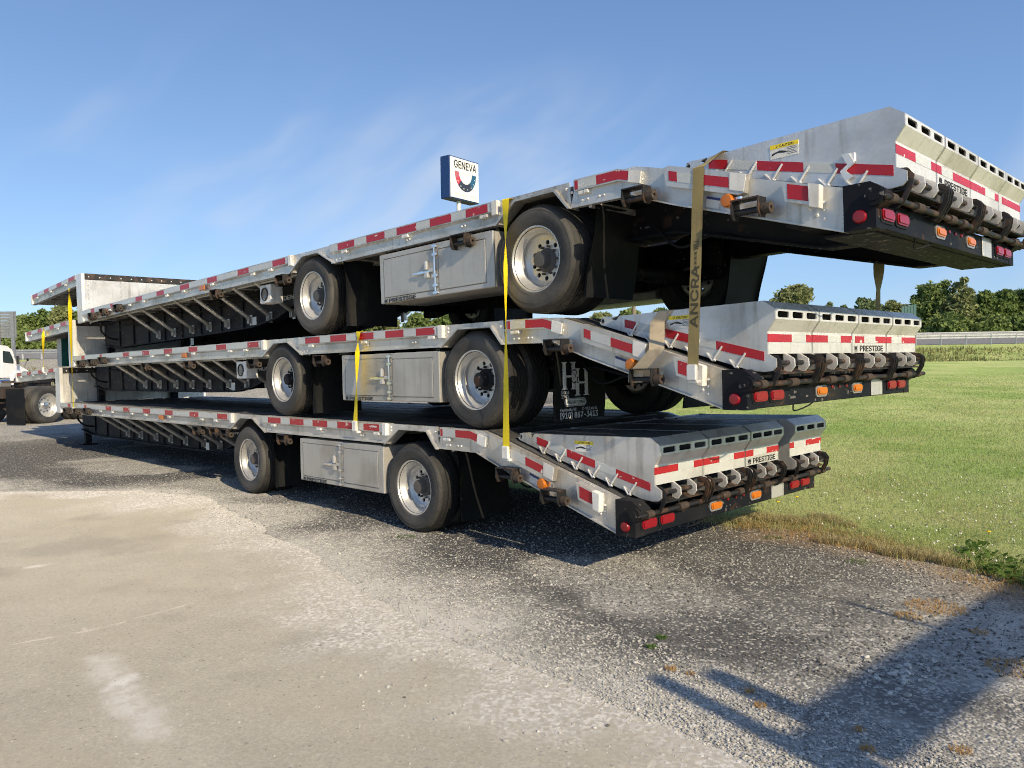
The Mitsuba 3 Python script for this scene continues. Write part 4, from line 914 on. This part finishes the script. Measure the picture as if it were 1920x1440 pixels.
for i, px in enumerate([40, 84, 128, 172, 480, 540, 600, 660, 720, 780, 840, 1130, 1185, 1240]):
    top = 586+r.normal(0, 7) if px > 180 else {40: 592, 84: 580, 128: 570, 172: 566}.get(px, 580)
    if px < 180: lab, grp = {40: 'leftmost tree behind the grey road sign', 84: 'tree right of the grey road sign on the left', 128: 'rounded tree behind the upper yellow strap on the left', 172: 'tree behind the front ends of the trailers'}[px], None
    else: lab, grp = None, 'trees glimpsed through the trailer stack'
    TREES.append((px, top, 74, 92+r.normal(0, 3), ['leaf_mid', 'leaf_dark', 'leaf_olive'][i % 3], lab, grp, 1.2))
for i, px in enumerate((10, 52, 96, 140)): TREES.append((px, 622, 70, 80, 'leaf_mid', None, 'low bushes before the left trees', 1.0))
GL = {'dark trees at the right edge': 'dark leafy tree in the mass at the right edge', 'trees hidden behind the stack': 'tree mostly hidden behind the trailer stack', 'low far trees behind the middle ramps': 'low far tree showing above the middle ramps', 'bushy trees behind the highway': 'low bushy tree behind the highway guardrail',
      'trees glimpsed through the trailer stack': 'green tree glimpsed through gaps in the trailer stack', 'low bushes before the left trees': 'low bush before the trees on the left'}
ORD = 'first second third fourth fifth sixth seventh eighth ninth tenth eleventh twelfth'.split(); seen_ = {}
for i, (px, top, wp, dep, mt, lab, grp, dn) in enumerate(TREES):
    if grp:
        k = seen_.get(grp, 0); seen_[grp] = k+1; lab = GL[grp]+', '+ORD[k]+' from the left' if sum(t[6] == grp for t in TREES) > 1 else GL[grp]
    tree(px, top, wp, dep, mt, lab, grp, 900+i, dn)

# ------------------------------------------------------------------ company sign on a pole
mat('sign_white', (.80, .80, .77), .45); mat('sign_blue', (.012, .045, .16), .4); mat('sign_under', (.05, .06, .07), .6)
pL, pR = at_depth(842, 290, 40.0), at_depth(897, 306, 41.9)
u = pR-pL; u[2] = 0; SWd = np.linalg.norm(u); u /= SWd; nrm = np.array([u[1], -u[0], 0]); SH = 2.16; zt = (pL[2]+pR[2])/2
SM = np.eye(4); SM[:3, 0] = u; SM[:3, 1] = [0, 0, 1]; SM[:3, 2] = nrm; SM[:3, 3] = [pL[0], pL[1], zt-SH]     # sign plane: x right, y up, z towards the viewer
def sg(m): m = m.copy(); m.apply_transform(SM); return m
add('company_sign__box', sg(box(0, SWd, 0, SH, -.62, 0, .02)), 'sign_blue')
add('company_sign__panel', sg(box(.05, SWd-.05, .05, SH-.06, 0, .02)), 'sign_white')
add('company_sign__underside', sg(box(.02, SWd-.02, -.012, -.002, -.60, -.02)), 'sign_under')
def st(s, h, x, y, w=None, bold=True, z=.021):
    m = meshkit.text_mesh(s, h, .006, bold); 
    if w: m.apply_scale([w/m.extents[0], 1, 1])
    m.apply_translation((x, y, z)); return sg(m)
add('company_sign__name', st('GENEVA', .38, .32, 1.60, 1.80), 'ink_black', label='black lettering GENEVA')
add('company_sign__small_lettering', st('EQUIPMENT', .08, .84, 1.34, .80, False), 'ink_grey')
add('company_sign__phone_number', st('855-201-7199', .18, .38, .16, 1.70, True), 'ink_grey')
mat('arc_red', (.52, .05, .09), .5); mat('arc_rose', (.45, .12, .16), .5); mat('arc_navy', (.03, .04, .07), .5); mat('arc_blue', (.02, .10, .20), .5)
c0 = (1.25, 1.42)
for i, (a0, a1, mt) in enumerate(((180, 202, 'arc_rose'), (202, 226, 'arc_red'), (226, 258, 'arc_navy'), (258, 310, 'arc_navy'), (310, 336, 'arc_blue'), (336, 360, 'arc_blue'))):
    an = np.radians(np.linspace(a0, a1, 10)); o = [(c0[0]+.86*math.cos(t), c0[1]+.97*math.sin(t)) for t in an]+[(c0[0]+.52*math.cos(t), c0[1]+.58*math.sin(t)) for t in an[::-1]]
    add(nkey('company_sign__gauge_arc'), sg(trimesh.creation.extrude_polygon(Polygon(o), .006, engine='earcut').apply_translation((0, 0, .0205+.0005*i))), mt)
add('company_sign__dots', sg(cat_([trimesh.creation.cylinder(radius=.028, height=.004, sections=10).apply_translation((c0[0]+.75*math.cos(t), c0[1]+.85*math.sin(t), .034)) for t in np.radians([215, 238, 258, 282, 305, 325, 343])])), 'sign_white')
pc = (SM @ np.array([1.05, 0, -.31, 1]))[:3]
add('company_sign__pole', tube((pc[0], pc[1], height(pc[0], pc[1])-.2), (pc[0], pc[1], pc[2]+.02), .11, 18), 'white_paint', None, 40)
tag('company_sign', 'white sign with blue box sides on a tall pole above the trailers', 'sign')

# road signs seen from behind and a utility pole
mat('sign_back', metal_tex((.25, .27, .29), (.18, .19, .20), .2, 66, .4), .6, .3); mat('sign_green', (.04, .12, .11), .6); mat('wood', (.22, .17, .12), .9)
a = at_depth(-8, 690, 50); ztop = at_depth(10, 584, 50)[2]; zb = at_depth(10, 634, 50)[2]; g0 = height(a[0], a[1])
def bb(L0, L1, D0, D1, z0, z1):
    m = box(D0, D1, L0, L1, z0, z1); M = np.eye(4); M[:3, 0] = FW; M[:3, 1] = -RT_; M[:3, 3] = [CAM[0], CAM[1], 0]
    m.vertices[:, 1] *= -1; m.invert(); m.apply_transform(M); return m
pxL = lambda px, D: (px-960)/FPX*D
for i in range(9):
    z0 = zb+(ztop-zb)*i/9; add(nkey('road_sign__slat'), bb(pxL(-40, 50), pxL(34, 50), 50.0, 50.04, z0+.01, z0+(ztop-zb)/9-.01), 'sign_back')
for px in (2, 29): add(nkey('road_sign__post'), bb(pxL(px, 50)-.10, pxL(px, 50)+.10, 49.85, 49.99, 0, ztop-.03), 'sign_back')
tag('road_sign', 'grey slatted back of a road sign at the left edge', 'road sign'); USED.add('road_sign')
z1, z0 = at_depth(1705, 571, 66)[2], at_depth(1705, 600, 66)[2]
for i in range(5): w0 = pxL(1691, 66); ww = pxL(1719, 66)-w0; add(nkey('road_sign_001__panel'), bb(w0+ww*i/5+.02, w0+ww*(i+1)/5-.02, 66, 66.05, z0, z1-.04*(4-i)), 'sign_green')
for q in (.2, .8): add(nkey('road_sign_001__post'), bb(w0+ww*q-.06, w0+ww*q+.06, 66.06, 66.2, 2, z1-.2), 'galvanised')
tag('road_sign_001', 'small dark green ribbed road sign before the trees on the right', 'road sign'); USED.add('road_sign_001')
p = along(52, pxL(1190, 52)); add('utility_pole', tube(p, p+[0, 0, 5.0], .12, 12), 'wood', None, 40, 'wooden pole seen through the gap above the middle trailer', 'pole')

# ------------------------------------------------------------------ road tractors
mat('truck_white', (.80, .80, .80), .25, 0, clearcoat=.8); mat('truck_glass', (.02, .035, .035), .05, 0.0, clearcoat=1.0)
def smooth_prism(poly, y0, y1, r_):
    p = Polygon(poly).buffer(-r_).buffer(r_, 5); return prism_xz(p, y0, y1)
BIG_T = cat_([TYRE, TREAD]); BIG_T.apply_scale([1.29, 1.29, 1.22]); BIG_R = RIM.copy(); BIG_R.apply_scale([1.29, 1.29, 1.0]); BIG_H = HUB.copy(); BIG_H.apply_scale([1.3, 1.3, 1.6])
def tractor(key, pos, heading, lab, cab_mat='truck_white'):
    """local x forward, y to the left, z up; origin on the ground under the middle of the rear tandem"""
    m = trans(*pos) @ rotz(heading); K = lambda n: nkey(key+'__'+n)
    def pa(n, me, mt, sm=False): return add(K(n), me, mt, m, sm)
    for s in (-1, 1): pa('frame_rail', box(-1.35, 5.2, s*.43-.04, s*.43+.04, .72, .98, .005), 'rust')
    for x in (-1.3, -.2, .9, 2.0): pa('frame_member', box(x-.05, x+.05, -.39, .39, .76, .94), 'rust')
    pa('fifth_wheel', cat_([prism_xy(Polygon([(-.55, -.45), (-.2, -.1), (-.2, .1), (-.55, .45), (.35, .45), (.45, .2), (.45, -.2), (.35, -.45)]), 1.10, 1.16), box(-.2, .25, -.4, .4, .98, 1.10)]), 'black_rusty')
    for xa in (-.66, .66, 4.75):
        if xa < 1: pa('axle', tube((xa, -.9, .51), (xa, .9, .51), .09, 12), 'black_rusty', True)
        for s in (-1, 1):
            for inner in ((0, 1) if xa < 1 else (0,)):
                w = K('wheel'); y = s*(1.22-.33*inner) if xa < 1 else s*1.16
                R = (RXP if s < 0 else RXN); mm = m @ trans(xa, y, .512) @ R
                add(w+'__tyre', BIG_T, 'rubber_dusty', mm, 50, cache='btyre'); add(w+'__rim', BIG_R, 'rim_metal', mm, 35, cache='brim')
                if not inner: add(w+'__hub', BIG_H, 'chrome', mm, 35, cache='bhub')
    for s in (-1, 1):
        pa('mud_flap', box(-1.40, -1.385, s*.93-.30, s*.93+.30, .06, .98, .004), 'flap_rubber')
        pa('fuel_tank', tube((2.6, s*.98, .62), (3.9, s*.98, .62), .31, 24), 'chrome', 40)
        pa('step', box(2.5, 4.0, s*1.02-.2, s*1.02+.2, .30, .345), 'aluminium_deck')
        pa('mirror', cat_([box(4.42, 4.50, s*1.30-.10, s*1.30+.10, 1.75, 2.25, .03), tube((4.4, s*1.05, 2.2), (4.46, s*1.3, 2.2), .02, 6)]), 'ink_black')
        pa('hood_mirror', cat_([box(5.55, 5.62, s*1.02-.09, s*1.02+.09, 1.95, 2.12, .03), tube((5.5, s*.86, 1.62), (5.58, s*1.0, 2.0), .015, 6)]), 'ink_black')
        pa('door', smooth_prism([(3.42, 1.0), (4.42, 1.0), (4.42, 2.0), (4.10, 2.62), (3.42, 2.66)], *((s*1.10, s*1.115) if s > 0 else (s*1.115, s*1.10)), .04), cab_mat)
        pa('side_window', smooth_prism([(3.52, 1.86), (4.34, 1.78), (4.32, 2.02), (4.06, 2.52), (3.52, 2.56)], *((s*1.112, s*1.122) if s > 0 else (s*1.122, s*1.112)), .06), 'truck_glass')
        pa('fender', smooth_prism([(4.05, .75), (4.16, 1.12), (4.5, 1.26), (5.1, 1.22), (5.75, 1.0), (5.85, .55), (5.45, .52), (5.32, .88), (5.05, 1.1), (4.5, 1.1), (4.22, .85), (4.2, .5), (3.9, .5)], *((s*.92, s*1.18) if s > 0 else (s*1.18, s*.92)), .03), cab_mat)
        pa('headlight', prism_xz([(5.55, 1.0), (5.86, .92), (5.88, .75), (5.6, .8)], s*1.0-.14, s*1.0+.14), 'truck_glass')
    pa('cab', cat_([smooth_prism([(3.0, .95), (4.5, .95), (4.62, 1.72), (4.28, 2.62), (3.9, 2.86), (3.1, 2.92), (3.0, 2.75)], -1.10, 1.10, .10)]), cab_mat)
    pa('windscreen', prism_xz([(4.61, 1.78), (4.30, 2.60), (4.32, 2.61), (4.64, 1.79)], -.98, .98), 'truck_glass')
    hood = smooth_prism([(4.5, .95), (4.5, 1.78), (5.2, 1.62), (5.8, 1.36), (5.95, 1.0), (5.95, .95)], -.86, .86, .06); pa('hood', hood, cab_mat)
    pa('bumper', box(5.75, 6.0, -1.15, 1.15, .35, .72, .06), cab_mat)
    pa('grille', box(5.93, 5.97, -.55, .55, .78, 1.28, .01), 'ink_black')
    tag(key, lab, 'truck'); USED.add(key)
p = on_ground(92, 796); ax = math.atan2(FW[1], FW[0])
hd = math.radians(120)
def rot2(a, v): return np.array([v[0]*math.cos(a)-v[1]*math.sin(a), v[0]*math.sin(a)+v[1]*math.cos(a)])
pp = p[:2]-rot2(hd, (-.66, -1.22))
tractor('road_tractor', (pp[0], pp[1], 0), hd, 'rusty framed road tractor parked on the left, its rear wheels and black flap showing')
q = along(48, pxL(38, 48)); hd2 = math.radians(127)
qq = q[:2]-rot2(hd2, (4.75, -1.16))
tractor('road_tractor_001', (qq[0], qq[1], float(height(q[0], q[1]))), hd2, 'white cab of a road tractor at the far left edge')

# grey and teal box standing on the front deck of the lowest trailer
mat('teal_paint', (.012, .10, .085), .4)
add('upright_case__end_panel', box(-11.287, -11.27, .30, .44, 1.52, 2.05, .004), 'teal_paint', None)
add('upright_case__body', box(-11.57, -11.29, .30, .44, 1.52, 2.06, .006), 'aluminium_door', None)
tag('upright_case', 'narrow grey and teal upright case standing under the front of the middle trailer', 'case')

# ------------------------------------------------------------------ straps
def ribbon(pts, wdirs, widths, th=.003, n=40, sub=True):
    P = np.array(pts, float); Wd = np.array(wdirs, float); ws = np.array(widths, float); k = len(P)
    s = np.concatenate([[0], np.cumsum(np.linalg.norm(np.diff(P, axis=0), axis=1))]); t = np.unique(np.concatenate([np.linspace(0, s[-1], n), s]))
    P2 = np.stack([np.interp(t, s, P[:, i]) for i in range(3)], 1); W2 = np.stack([np.interp(t, s, Wd[:, i]) for i in range(3)], 1); W2 /= np.linalg.norm(W2, axis=1)[:, None]; w2 = np.interp(t, s, ws)
    Tn = np.gradient(P2, axis=0); Tn /= np.linalg.norm(Tn, axis=1)[:, None]; N = np.cross(Tn, W2); N /= np.linalg.norm(N, axis=1)[:, None]
    A, B = P2-W2*w2[:, None]/2, P2+W2*w2[:, None]/2; o = N*th/2
    V = np.stack([A-o, B-o, B+o, A+o], 1).reshape(-1, 3); m = len(t); F = []
    for i in range(m-1):
        for j in range(4):
            a, b = i*4+j, i*4+(j+1) % 4; F += [(a, b, b+4), (a, b+4, a+4)]
    F += [(0, 2, 1), (0, 3, 2), (m*4-4, m*4-3, m*4-2), (m*4-4, m*4-2, m*4-1)]
    r = trimesh.Trimesh(V, F, process=False)
    if r.volume < 0: r.invert()
    return r
Xd, Yd = np.array([1.0, 0, 0]), np.array([0, 1.0, 0])
def hook(key, p, mt='chrome'):
    add(key, cat_([box(p[0]-.035, p[0]+.035, p[1]-.018, p[1]+.012, p[2]-.055, p[2]+.045, .008), box(p[0]-.035, p[0]+.035, p[1]-.004, p[1]+.05, p[2]-.07, p[2]-.05, .004)]), mt)
# yellow straps: top point, twist point, lower point in the photograph on the near side of the trailers
def strap_y(key, k_top, top, mid, bot, lab, y_top=-.012, y_bot=-.03, w=.072, hookat=True, inward=.35):
    a = on_y(*top, TR[k_top][1]+y_top); b = on_y(*bot, y_bot); c = on_y(*mid, TR[k_top][1]+y_top-.03)
    fr_ = np.linalg.norm(c-a)/max(np.linalg.norm(b-a), 1e-6)
    dirs = [Xd, Xd, Xd*.35+Yd*.93*-1, Xd*.9-Yd*.3, Xd]
    P = [a+[0, inward, .004], a, c, a*.3+b*.7, b]
    add(key+'__webbing', ribbon(P, dirs, [w]*5, n=70), 'web_yellow', None, True)
    if hookat: hook(key+'__end_hook', b+[0, .0, .01], 'white_paint')
    tag(key, lab, 'strap'); USED.add(key)
strap_y('tie_down_strap', 2, (948, 373), (948, 505), (949, 850), 'long yellow strap from the topmost rail down to the lowest dovetail', y_bot=-.045)
strap_y('tie_down_strap_001', 1, (672, 622), (670, 664), (666, 800), 'short yellow strap hanging over the middle trailer tool box', inward=.2)
strap_y('tie_down_strap_002', 2, (129, 541), (131, 575), (138, 770), 'long yellow strap at the front ends of the three trailers', inward=.3)
strap_y('tie_down_strap_003', 1, (81, 614), (81, 630), (81, 694), 'thin yellow strap farthest left between the two lower front decks', inward=.3, w=.06)
# olive printed strap over the raised ramp of the topmost trailer, down to the middle dovetail
q3 = np.linalg.inv(TM[2]) @ np.append(on_y(1310, 336, -.06), 1); zc = .872-.302*(q3[0]-1.20)+.006
q1 = np.linalg.inv(TM[2]) @ np.append(on_y(1343, 292, .142), 1)
P = [wpt(2, q1[0]+.12, .55, q1[2]+.02), wpt(2, q1[0]+.01, .175, q1[2]+.012), wpt(2, .5*(q1[0]+q3[0]), .085, .5*(q1[2]+zc)+.004), wpt(2, q3[0], -.028, zc), on_y(1306, 500, -.05), on_y(1299, 694, -.075)]
mp = [P[3]*(1-t)+P[5]*t for t in (.5,)]
Pw = [.074]*5
add('printed_strap__webbing', ribbon([P[0], P[1], P[2], P[3], P[5]], [Xd, Xd+[0, 0, .3], Xd+[0, 0, .25], Xd, Xd], Pw, n=60), 'web_olive', None, True)
def strap_text(s, t0, h, w):
    m = meshkit.text_mesh(s, h, .001, True); m.apply_scale([w/m.extents[0], 1, 1]); m.apply_translation((0, -h/2, 0))
    d = P[5]-P[3]; L = np.linalg.norm(d); up = -d/L; X = up; Z = np.cross(X, -Xd); Z /= np.linalg.norm(Z); Y = np.cross(Z, X)
    M = np.eye(4); M[:3, 0], M[:3, 1], M[:3, 2] = X, Y, Z; M[:3, 3] = P[3]+d*t0+Z*.0025
    m.apply_transform(M); return m
add('printed_strap__lettering', cat_([strap_text('ANCRA', .79, .050, .37), strap_text('WLL', .405, .032, .062), strap_text('3333', .505, .012, .11)]), 'ink_olive', None, False, 'dark lettering along the strap')
hook('printed_strap__end_hook', P[5]+[0, -.004, -.01], 'aluminium_bright'); tag('printed_strap', 'olive strap with dark lettering over the topmost ramp down to the middle trailer', 'strap')
a = on_y(1247, 585, .20); b = on_y(1216, 708, -.05); c = wpt(1, 1.745, .166, .925)
add('grey_strap__webbing', ribbon([wpt(1, 1.78, .6, .937), c+[0, 0, .01], wpt(1, 1.68, .160, .86), on_y(1231, 655, -.04), wpt(1, 1.66, -.06, .53), wpt(1, 1.66, -.07, .47)], [Xd]*6, [.115]*6, n=50), 'web_grey', None, True)
tag('grey_strap', 'wide faded grey strap over the near ramp of the middle trailer', 'strap')
a = on_y(1648, 492, 2.66); b = on_y(1645, 620, 2.70)
add('far_strap__webbing', ribbon([a, a*.6+b*.4, b], [Yd*.3+Xd, Yd, Yd*.6+Xd*.3], [.085, .085, .06], n=24), 'web_olive', None, True); tag('far_strap', 'brown strap hanging on the far side between the two upper trailers', 'strap')

# ------------------------------------------------------------------ steel gantry outside the frame on the right: throws the shadow across the gravel
k_ = .97*2.6/.625, -.242*2.6/.625
def lift(x, y, z): return np.array([x+SUN[0]*z/SUN[2], y+SUN[1]*z/SUN[2], z])
A_, B_ = lift(4.20, -1.12, 2.45), lift(4.40, 2.2, 2.45)
e = (B_-A_); e /= np.linalg.norm(e)
def obeam(a, b, w, h):
    d = b-a; L = np.linalg.norm(d); X = d/L; Y = np.cross([0, 0, 1.0], X); Y /= np.linalg.norm(Y); Z = np.cross(X, Y); m = box(0, L, -w/2, w/2, -h/2, h/2, .01); M = np.eye(4); M[:3, 0], M[:3, 1], M[:3, 2], M[:3, 3] = X, Y, Z, a; m.apply_transform(M); return m
add('steel_gantry__beam', obeam(A_, A_+e*7.5, .10, .23), 'galvanised')
for s_, h_, w_ in ((.02, .38, .06), (-.24, .46, .045)):
    q = A_+e*s_; add(nkey('steel_gantry__prong'), box(q[0]-.05, q[0]+.05, q[1]-w_, q[1]+w_, q[2]-.1, q[2]+h_), 'galvanised')
q = A_+e*1.5; add('steel_gantry__rod', tube(q, q+[0, 0, .42], .02, 8), 'galvanised')
for s_ in (-.15, 7.3):
    q = A_+e*s_; add(nkey('steel_gantry__post'), box(q[0]-.07, q[0]+.07, q[1]-.07, q[1]+.07, -.1, q[2]+.05), 'galvanised')
add('steel_gantry__cross_arm', obeam(A_-e*.28, A_+e*.1, .1, .12), 'galvanised')
tag('steel_gantry', 'steel gantry standing out of frame whose shadow crosses the gravel', 'gantry')
